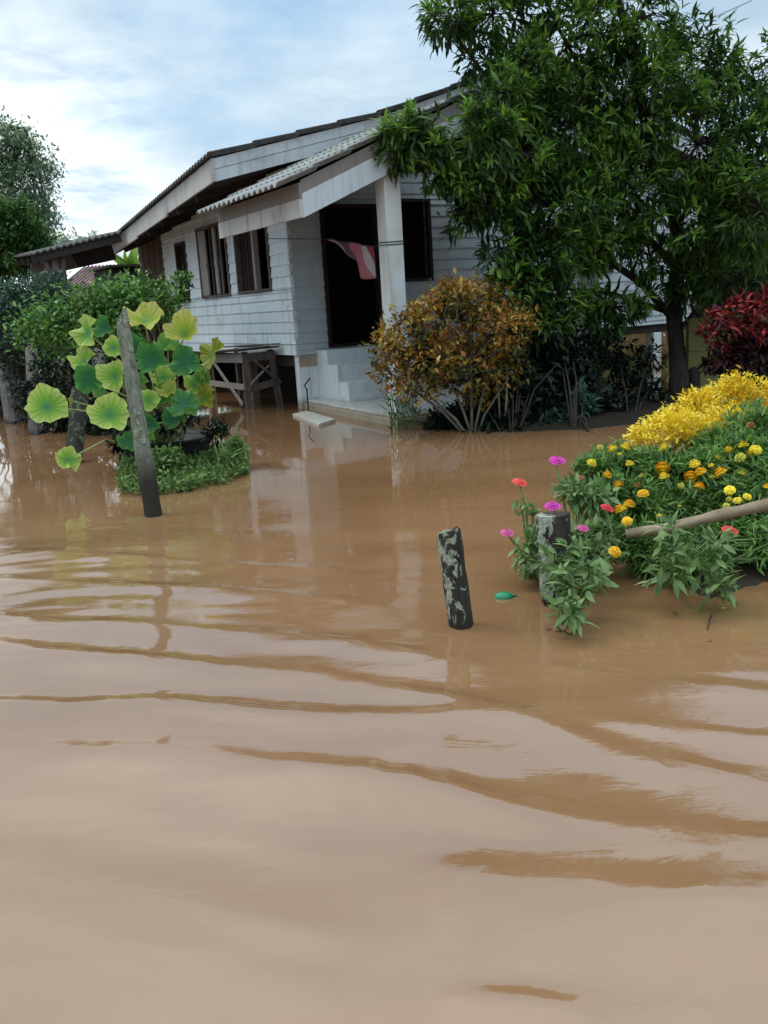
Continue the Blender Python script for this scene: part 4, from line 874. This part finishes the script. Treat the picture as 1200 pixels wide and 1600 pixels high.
zplant(zb2, 'zinnia with magenta and red blooms behind the thick post', [(870, 719, 4.6, 13, M_FPK, (884, 800, 4.6)), (863, 790, 4.25, 13, M_FPK, (872, 830, 4.3)), (949, 793, 4.4, 11, M_FRD, (944, 880, 4.4)), (911, 825, 4.3, 10, M_FPI, (915, 870, 4.3)), (890, 737, 4.6, 6, M_FLD, (893, 800, 4.6)), (908, 746, 4.6, 6, M_FLD, (905, 800, 4.6))],
       [B(905, 770, 4.6, 38, 24, 14), B(890, 765, 4.6, 24, 12, 12), B(912, 855, 4.4, 30, 26, 34), B(945, 850, 4.45, 26, 20, 36), B(918, 880, 4.3, 24, 18, 16), B(925, 790, 4.6, 26, 14, 20)], .062, .026, 6)
zb3 = gz(888, 976)
zplant(zb3, 'leafy flowerless zinnia stem rising from the water in front of the thick post', [], [B(888, 950, 3.72, 17, 10, 22), B(895, 915, 3.85, 26, 12, 16), B(905, 885, 3.95, 22, 8, 14), B(880, 905, 3.85, 12, 5, 16), B(866, 880, 3.95, 14, 7, 20), B(895, 850, 4.0, 16, 6, 16), B(920, 905, 3.9, 20, 6, 12)], .070, .028, 5)
zb4 = gz(1055, 925); zb4[2] = .05
zplant(zb4, 'tall leafy stem without blooms in front of the wooden pole', [], [B(1048, 825, 4.0, 14, 12, 22), B(1052, 860, 3.98, 24, 14, 20), B(1052, 895, 3.95, 38, 16, 20)], .080, .026, 4, mt=M_ZIN, dens=.8)
zb5 = gz(1120, 930); zb5[2] = .05
zplant(zb5, 'leafy zinnia with one red bloom under the wooden pole', [(1140, 828, 4.05, 13, M_FRD, (1128, 900, 4.0))], [B(1120, 855, 4.0, 16, 10, 18), B(1122, 890, 3.98, 28, 14, 22), B(1112, 915, 3.95, 26, 8, 14)], .078, .028, 4, dens=.8)
# low dark greenery under the pole
ub = gz(1060, 900); ub[2] = .05; C2, O2 = blob_points([B(1020, 868, 4.5, 44, 70, 30), B(1090, 850, 4.6, 60, 80, 26), B(1160, 840, 4.6, 60, 80, 34), B(1215, 860, 4.4, 50, 50, 34), B(1290, 850, 4.5, 60, 60, 34), B(1070, 880, 4.4, 60, 60, 22)], 1.1, .1)
mb = MB(); stems_to(mb, ub, C2[::12], .006, .003)
plant('undergrowth', ub, 'dense dark ferny undergrowth below the wooden pole', 'plant', [('foliage', [rosettes(C2, unit(O2 + (0, 0, .3)), 10, .062, .012, LANCE, 1.1, .2, .4, .025)], M_MARI)], mb, M_STEM)

# wooden pole
q0, q1, q2, q3 = pt(978, 834, 4.30), pt(1040, 826, 4.28), pt(1120, 806, 4.25), pt(1240, 780, 4.2)
mb = MB(); Pp = []
for t in np.linspace(0, 1, 14):
    Pp.append(np.array([np.interp(t, [0, .25, .55, 1], [q[i] for q in (q0, q1, q2, q3)]) for i in range(3)]))
mb.tube(Pp, [.86 * x for x in [.024, .026, .028, .027, .029, .030, .026, .031, .031, .028, .032, .032, .029, .033]], 12, jit=.13)
o = rebase(mb.build('wooden_pole', M_POLE, smooth=True), q0); tag(o, 'long pale wooden pole laid along the front of the flower bed', 'pole')

# green floating lid
c_ = gz(787, 933); mb = MB(); rr_ = [(.0, .022), (.025, .020), (.040, .012), (.047, .0), (.044, -.01)]; n = 20
vs = [(r_ * math.cos(2 * math.pi * j / n) * 1.0, r_ * math.sin(2 * math.pi * j / n) * .8, z_) for r_, z_ in rr_ for j in range(n)]
mb.add(vs, [(i * n + j, (i + 1) * n + j, (i + 1) * n + (j + 1) % n, i * n + (j + 1) % n) for i in range(4) for j in range(n)]); mb.add([(.045, -.006, .0), (.062, -.003, .0), (.062, .006, .0), (.045, .01, .0), (.045, -.006, .008), (.062, -.003, .007), (.062, .006, .007), (.045, .01, .008)], [(0, 3, 2, 1), (4, 5, 6, 7), (0, 1, 5, 4), (1, 2, 6, 5), (2, 3, 7, 6), (3, 0, 4, 7)])
o = mb.build('plastic_lid', M_GRN, smooth=True); o.location = c_ + (0, 0, .002); tag(o, 'small green domed plastic lid floating between the two posts', 'lid')
# floating twigs and scraps
for i, (x0_, y0_, x1_, y1_, lab) in enumerate([(1105, 985, 1112, 960, 'short twig sticking up at the tip of the soil bank'), (868, 988, 895, 994, 'brown twig at the foot of the leafy stem by the thick post'), (408, 725, 424, 730, 'short twig afloat right of the weeds')]):
    a_, b_ = gz(x0_, y0_), gz(x1_, y1_); mb = MB(); m_ = (a_ + b_) / 2 + (0, 0, .012); mb.tube([a_ + (0, 0, .004), m_, b_ + (0, 0, .004)], [.002, .003, .0015], 5); mb.tube([m_, m_ + (.02, .015, .015)], [.003, .001], 4)
    o = rebase(mb.build('twig', M_BARK), a_); tag(o, lab, 'twig')

# floating leaves and scraps
for i, (x_, y_, sz_, a_, mt_, lab) in enumerate([(1127, 953, .018, .4, M_FLG, 'small pale leaf floating at the tip of the flower bed'), (1060, 961, .022, 2.2, M_BARKP, 'brown leaf floating left of the tip of the flower bed'), (1108, 1004, .016, 1.0, M_CROTON, 'tiny yellowish leaf floating below the tip of the flower bed'),
        (850, 984, .02, .2, M_BARKP, 'dry leaf scrap floating beside the foot of the flowerless stem'), (494, 655, .05, 1.4, M_BARK, None), (412, 706, .03, 2.6, M_BARKP, 'brown leaf floating right of the weed mat'), (742, 905, .014, .9, M_CROTON, 'speck of yellow leaf floating right of the lone black post')]):
    if lab is None: continue
    c_ = gz(x_, y_); V_, fc_, nv_, n__ = leafarr(np.array([[0, 0, .006]]), np.array([[math.cos(a_), math.sin(a_), 0.02]]), sz_ * 1.8, sz_, OVAL)
    mb = MB(); mb.add(V_, fc_); o = mb.build('floating_leaf', mt_); o.location = c_; tag(o, lab, 'leaf', 'scraps of leaf afloat in the yard')
# --- lotus in the tub
tubc = gz(262, 718); tubc[2] = 0; td = float((tubc - CAM) @ FWD)
mb = MB(); n = 36; prof = [(.36, -.2), (.42, .12), (.455, .205), (.47, .215), (.46, .235), (.425, .225), (.40, .14)]; rs_ = [1 + .03 * math.sin(j * 1.7) for j in range(n)]
vs = [(r_ * math.cos(2 * math.pi * j / n) * rs_[j], r_ * math.sin(2 * math.pi * j / n) * rs_[j], z_) for r_, z_ in prof for j in range(n)]
mb.add(vs, [(i * n + j, i * n + (j + 1) % n, (i + 1) * n + (j + 1) % n, (i + 1) * n + j) for i in range(len(prof) - 1) for j in range(n)] + [tuple((len(prof) - 1) * n + j for j in range(n))])
o = mb.build('plant_tub', M_TUB, smooth=True); o.location = tubc; tag(o, 'wide black rubber tub holding the lotus plant', 'tub')
lot = empty('lotus_plant', tubc + (0, 0, .12), 'lotus with large round wavy green and yellowing leaves growing from the black tub', 'plant')
def lotusleaf(x_, y_, d, rpx, mt, nrm, cup=.25, wav=.12, seed=0, fold=0.0):
    rs = np.random.RandomState(seed + 40); c = pt(x_, y_, d); r = rpx * d / F; nrm = unit(np.array(nrm, float)); ref = np.array([0, 0, 1.0]) if abs(nrm[2]) < .9 else np.array([1.0, 0, 0])
    t1 = unit(np.cross(nrm, ref)); t2 = np.cross(nrm, t1); nr, na = 7, 40; vs = []; uvs = []; ph = rs.uniform(0, 6)
    for i in range(nr + 1):
        s = i / nr
        for j in range(na):
            a = 2 * math.pi * j / na; rr = r * s * (1 + s * (.08 * math.sin(3 * a + ph) + .05 * math.sin(8 * a + ph * 2) + .03 * math.sin(13 * a + ph) + rs.uniform(-.012, .012)))
            z = r * (cup * s * s + wav * s * s * math.sin(4 * a + ph) + wav * .6 * s * s * math.sin(7 * a + 2 * ph)) + fold * r * s * s * abs(math.cos(a + ph))
            vs.append(c + t1 * rr * math.cos(a) + t2 * rr * math.sin(a) + nrm * z); uvs.append((s, a / 2 / math.pi))
    fs = [(i * na + j, i * na + (j + 1) % na, (i + 1) * na + (j + 1) % na, (i + 1) * na + j) for i in range(nr) for j in range(na)]
    me = bpy.data.meshes.new('leaf'); L0 = np.array(lot.location); me.from_pydata([tuple(v - L0) for v in vs], [], fs); uv = me.uv_layers.new(name='UVMap')
    for p in me.polygons:
        us = [uvs[me.loops[l].vertex_index] for l in p.loop_indices]; wrap = max(u_[1] for u_ in us) > .9
        for l, u_ in zip(p.loop_indices, us): uv.data[l].uv = (u_[0], u_[1] + (1 if wrap and u_[1] < .1 else 0))
    me.materials.append(mt); me.polygons.foreach_set('use_smooth', [True] * len(fs)); o = bpy.data.objects.new('leaf', me); COL.objects.link(o); o.parent = lot
    b_ = tubc + (rs.uniform(-.25, .25), rs.uniform(-.2, .2), .13); mid = b_ * .45 + c * .55; mid[2] += .12; mb = MB()
    mb.tube([p - L0 for p in (b_, mid, c - nrm * r * .02)], [.010, .009, .006], 6); mb.build('leaf_stem', M_STEMY, o)
for i, a in enumerate([
    (227, 502, 8.3, 30, M_LOY, (.05, -.55, .8), .30, .14), (289, 523, 8.3, 27, M_LOY, (-.1, -.75, .6), .30, .12), (332, 553, 8.4, 25, M_LOO, (-.65, -.6, .5), .1, .12), (137, 520, 8.2, 25, M_LOL, (-.55, -.7, .25), .15, .16),
    (236, 563, 8.1, 24, M_LOD, (.0, -.9, .35), .1, .14), (290, 565, 8.1, 24, M_LOD, (-.1, -.9, .2), .1, .12), (137, 592, 8.0, 22, M_LOD, (.3, -.8, .1), .1, .15), (133, 566, 8.2, 20, M_LOL, (-.3, -.6, .6), .1, .15),
    (73, 635, 7.6, 31, M_LOL, (.35, -.8, .35), .22, .10), (171, 649, 7.4, 31, M_LOL, (.25, -.75, .5), .25, .10), (180, 588, 8.0, 24, M_LOL, (-.1, -.9, .3), .1, .14), (232, 625, 8.0, 17, M_LOL, (.2, -.9, .2), .1, .15),
    (287, 632, 8.1, 24, M_LOD, (-.2, -.6, .6), .1, .14), (236, 663, 7.9, 16, M_LOD, (-.3, -.8, .2), .1, .16), (106, 718, 7.6, 20, M_LOL, (.5, -.6, .5), .1, .2), (178, 543, 8.1, 17, M_LOL, (.3, -.8, .3), .1, .15),
    (266, 612, 8.3, 16, M_LOY, (-.2, -.6, .7), .1, .2), (320, 622, 8.5, 20, M_LOO, (-.3, -.7, .5), .1, .2), (112, 627, 7.7, 9, M_LOO, (-.8, -.5, .1), .1, .1), (165, 512, 8.4, 18, M_LOD, (-.4, -.8, .3), .1, .15),
    (255, 590, 8.5, 20, M_LOL, (.2, -.6, .6), .1, .2), (270, 655, 8.2, 18, M_LOD, (.1, -.7, .6), .1, .2), (210, 545, 8.5, 22, M_LOD, (.1, -.8, .4), .1, .2), (305, 600, 8.6, 18, M_LOL, (-.2, -.8, .4), .1, .2), (200, 690, 7.9, 16, M_LOD, (.1, -.7, .4), .1, .2), (250, 625, 8.4, 18, M_LOG, (.4, -.6, .6), .2, .2), (305, 640, 8.4, 15, M_LOG, (-.4, -.5, .7), .2, .2), (215, 600, 8.4, 18, M_LOG, (-.3, -.8, .4), .2, .2), (262, 545, 8.6, 20, M_LOG, (.2, -.5, .8), .2, .15), (160, 610, 8.2, 16, M_LOG, (-.4, -.7, .5), .2, .2), (228, 685, 8.0, 13, M_LOG, (.2, -.6, .7), .2, .2), (316, 590, 8.6, 14, M_LOG, (.1, -.9, .2), .2, .2)]):
    lotusleaf(*a[:6], a[6] + .12, a[7] * 1.6, i, .5 if i % 3 == 1 else 0.0)
# dead leaves and small greens around the rim
C2, O2 = blob_points([B(250, 660, 8.6, 60, 60, 12), B(338, 676, 8.4, 16, 24, 22), B(195, 690, 8.2, 24, 26, 22)], 1.2, .1)
rbm = tubc + (0, 0, .15); mb = MB(); stems_to(mb, rbm, C2[::10], .005, .003)
plant('tub_weeds', rbm, 'small dark leafy weeds sprouting around the rim of the black tub', 'weed', [('foliage', [rosettes(C2, unit(O2 + (0, 0, .5)), 8, .075, .03, OVAL, 1.1, .1)], M_SHADEB)], mb, M_STEM)
# weed mat in front of the tub
n = 2600; u_ = rng.uniform(0, 1, n); xs = 190 + 195 * u_; yt = np.interp(xs, [190, 250, 320, 385], [712, 715, 708, 700]); ybm = np.interp(xs, [190, 230, 300, 350, 385], [772, 776, 768, 757, 742]); ys = yt + (ybm - yt) * rng.uniform(0, 1, n)
P_ = np.array([gz(a_, b_) for a_, b_ in zip(xs, ys)]); P_[:, 2] += np.abs(rng.normal(0, .035, n)) + .01; keep = rng.uniform(0, 1, n) < .62 + .38 * np.sin(xs * .11) * np.sin(ys * .2); P_ = P_[keep]
C2, O2 = blob_points([B(255, 715, 7.9, 34, 60, 16), B(370, 705, 8.2, 16, 26, 22)], 1, .1)
C3, O3 = blob_points([B(368, 700, 8.15, 14, 14, 20), B(352, 712, 8.0, 18, 12, 14)], 1, .1)
o = build_leaves('water_weeds', [leafarr(C3, rand_dirs(len(C3), .9), .14, .02, BLADE), leafarr(C3 + rng.normal(0, .05, C3.shape), rand_dirs(len(C3), .3), .12, .018, BLADE), rosettes(P_, rand_dirs(len(P_), 1.2), 5, .045, .022, OVAL, 1.1, 0, .4, .02), rosettes(C2, rand_dirs(len(C2), 1.2), 7, .055, .024, OVAL, 1.1, 0, .4, .02)], M_WEED, None, gz(280, 760)); o.location = gz(280, 760); tag(o, 'mat of small green weeds on the water in front of the black tub', 'weeds', kind='stuff')

# --- bushes and trees on the left
def bush(name, px_, py_, lab, cat, bl, mt, L, W, k, dens, tpl=OVAL, stem_m=M_BARK, shell=.3, zb=.3, base=None, out=.05, sr=.02, group=None, trunk=None, droop=.1):
    bs = gz(px_, py_) if base is None else np.array(base, float); C2, O2 = blob_points(bl, dens, shell); O2[:, 2] += zb
    mb = MB()
    if trunk: mb.tube([bs - (0, 0, .3)] + [pt(*p) for p in trunk], list(np.linspace(sr * 3, sr, len(trunk) + 1)), 8, jit=.08); src = pt(*trunk[-1])
    else: src = bs - (0, 0, .2)
    stems_to(mb, src, C2[::max(1, len(C2) // 30)], sr, .006)
    return plant(name, bs, lab, cat, [('crown' if trunk else 'foliage', [rosettes(C2, unit(O2), k, L, W, tpl, 1.1, droop, .35, out)], mt)], mb, stem_m, sname='trunk' if trunk else 'stem', group=group)
bush('variegated_bush', 140, 665, 'light green bush with cream tipped leaves behind the lotus', 'bush',
     [B(60, 515, 11.4, 38, 70, 24), B(105, 490, 11.5, 46, 110, 32), B(160, 475, 11.6, 48, 120, 30), B(210, 470, 11.8, 44, 90, 26), B(120, 530, 11.4, 55, 90, 26), B(245, 470, 12, 34, 60, 24), B(180, 510, 11.6, 46, 80, 30)], M_VAR, .075, .036, 9, 1.15, shell=.1, out=.10, trunk=[(128, 600, 11.4), (135, 540, 11.5)], sr=.028)
bush('slender_bush', 272, 640, 'loose sprigs of small green leaves against the far corner of the white wall', 'bush',
     [B(262, 460, 13, 26, 40, 22), B(282, 440, 13, 14, 14, 12), B(245, 490, 12.8, 26, 36, 20), B(200, 450, 12.6, 30, 36, 14)], M_VAR, .085, .04, 8, 1.3, sr=.012)
bush('shaded_shrub', 105, 660, 'dark shrub added to fill the gap below the light green bush', 'shrub', [B(75, 645, 12.8, 40, 60, 16), B(115, 652, 12.2, 44, 70, 16), B(165, 660, 11.6, 40, 60, 18), B(-20, 610, 14.5, 60, 110, 46), B(100, 580, 12, 46, 70, 34), B(60, 620, 12.2, 40, 60, 28), B(150, 610, 11.8, 40, 60, 40), B(40, 570, 13, 40, 60, 36), B(200, 600, 11.8, 46, 80, 60)], M_SHADEB, .09, .04, 8, 1.5)  # low and far left blobs added to block bright sky mirrored in the water
bush('blue_green_shrub', 30, 640, 'hazy blue green shrub at the left edge below the dark tree', 'shrub', [B(40, 470, 13.6, 56, 130, 34), B(0, 500, 13.4, 44, 90, 40), B(80, 455, 13.8, 36, 60, 24), B(-40, 480, 13.4, 60, 80, 60), B(20, 540, 13.6, 46, 60, 24)], M_BLUE, .09, .035, 9, 1.3)
bush('dense_tree', 5, 560, 'dense dark green tree at the left edge in front of the feathery tree', 'tree', [B(15, 345, 18, 44, 220, 34), B(45, 370, 18, 32, 120, 26), B(10, 400, 18, 50, 170, 34), B(-40, 360, 18, 60, 160, 60), B(40, 410, 18, 34, 80, 20)], M_FARG, .12, .05, 10, 1.2, trunk=[(0, 480, 18), (0, 420, 18)], base=(pt(5, 560, 18)[0], 17.5, 0), sr=.06)
fb_ = (pt(-10, 480, 23)[0], 22.5, 0)
bush('feathery_tree', 0, 500, 'pale feathery tree reaching up the left edge against the sky', 'tree', [B(15, 225, 23, 36, 80, 34), B(50, 240, 23, 26, 34, 30), B(40, 290, 23, 38, 70, 28), B(0, 290, 23, 40, 80, 46), B(70, 270, 23, 18, 10, 8), B(55, 330, 23, 30, 55, 26), B(-30, 250, 23, 50, 90, 60), B(80, 260, 23, 10, 5, 6), B(62, 345, 23, 24, 40, 24)],
     M_FEATH, .12, .055, 9, 2.3, tpl=OVAL, trunk=[(-10, 400, 23), (10, 320, 23), (25, 250, 23), (40, 200, 23)], base=fb_, sr=.03, out=.14, droop=.2)
bush('feathery_tree', 100, 500, 'thin pale green treetop just above the lean-to roof', 'tree', [B(85, 385, 30, 22, 60, 14), B(115, 380, 30, 22, 40, 8), B(60, 395, 30, 26, 60, 20), B(150, 376, 30, 18, 14, 5)], M_FEATH, .16, .05, 8, 1.2, trunk=[(95, 440, 30), (90, 400, 30)], base=(pt(100, 480, 30)[0], 29, 0), sr=.05, out=.1)
# banana clump behind the house
bb = np.array([pt(205, 480, 26)[0], 25.5, 0]); P_ = []; D_ = []
for k in range(13): P_.append(pt(203, 425, 26) + rng.normal(0, .08, 3)); D_.append([rng.uniform(-.8, .8), rng.uniform(-.4, .4), rng.uniform(.5, 1.4)])
mb = MB(); mb.tube([bb, pt(203, 425, 26)], [.14, .09], 8)
plant('banana_plant', bb, 'bright green banana leaves showing in the gap behind the house', 'plant', [('foliage', [leafarr(np.array(P_), np.array(D_), rng.uniform(.6, 1.0, 13), .2, BLADE)], M_BAN)], mb, M_STEM)
# distant tree line closing the horizon
def treeline(x0_, x1_, d, h, n, seed, lab, mt=M_FARG):
    rs = np.random.RandomState(seed); C2 = []
    for k in range(n):
        t = rs.uniform(0, 1); x_ = (x0_ + (x1_ - x0_) * t) * d; hh = h * (.72 + .28 * math.sin(t * 31 + seed) * math.sin(t * 13 + 1)); C2.append((x_, d + rs.uniform(-3, 3), rs.uniform(0, 1) ** .8 * hh))
    C2 = np.array(C2); o = build_leaves('distant_woods', [rosettes(C2, rand_dirs(len(C2), .3), 9, .55, .26, OVAL, 1.1, .1, .4, .25)], mt, None, (0, d, 0)); o.location = (0, d, 0); tag(o, lab, 'woods', kind='stuff')
treeline(-.75, -.12, 46, 3.4, 4200, 4, 'low line of distant trees behind the left garden')
treeline(.12, .9, 40, 6.5, 5200, 9, 'tall distant trees behind the right side of the house')
# shrubs on the far right behind the red shrub
bush('backyard_tree', 1190, 560, 'dark green tree behind the red shrub at the right edge', 'tree', [B(1180, 400, 17, 70, 200, 60), B(1130, 440, 17, 50, 110, 40), B(1210, 480, 17, 60, 120, 40), B(1120, 500, 17.5, 36, 60, 26), B(1200, 300, 17, 60, 120, 50)], M_FARG, .13, .055, 9, 1.3, trunk=[(1190, 480, 17), (1190, 420, 17)], base=(pt(1190, 560, 17)[0], 16.6, 0), sr=.05)
# power cable
mb = MB(); a_, b_ = pt(1060, 52, 16), pt(1260, -60, 20); mb.tube([a_, (a_ + b_) / 2 - (0, 0, .15), b_], .008, 5); o = rebase(mb.build('power_cable', M_WIRE), a_); tag(o, 'thin black cable crossing the sky at the upper right behind the tree', 'cable')
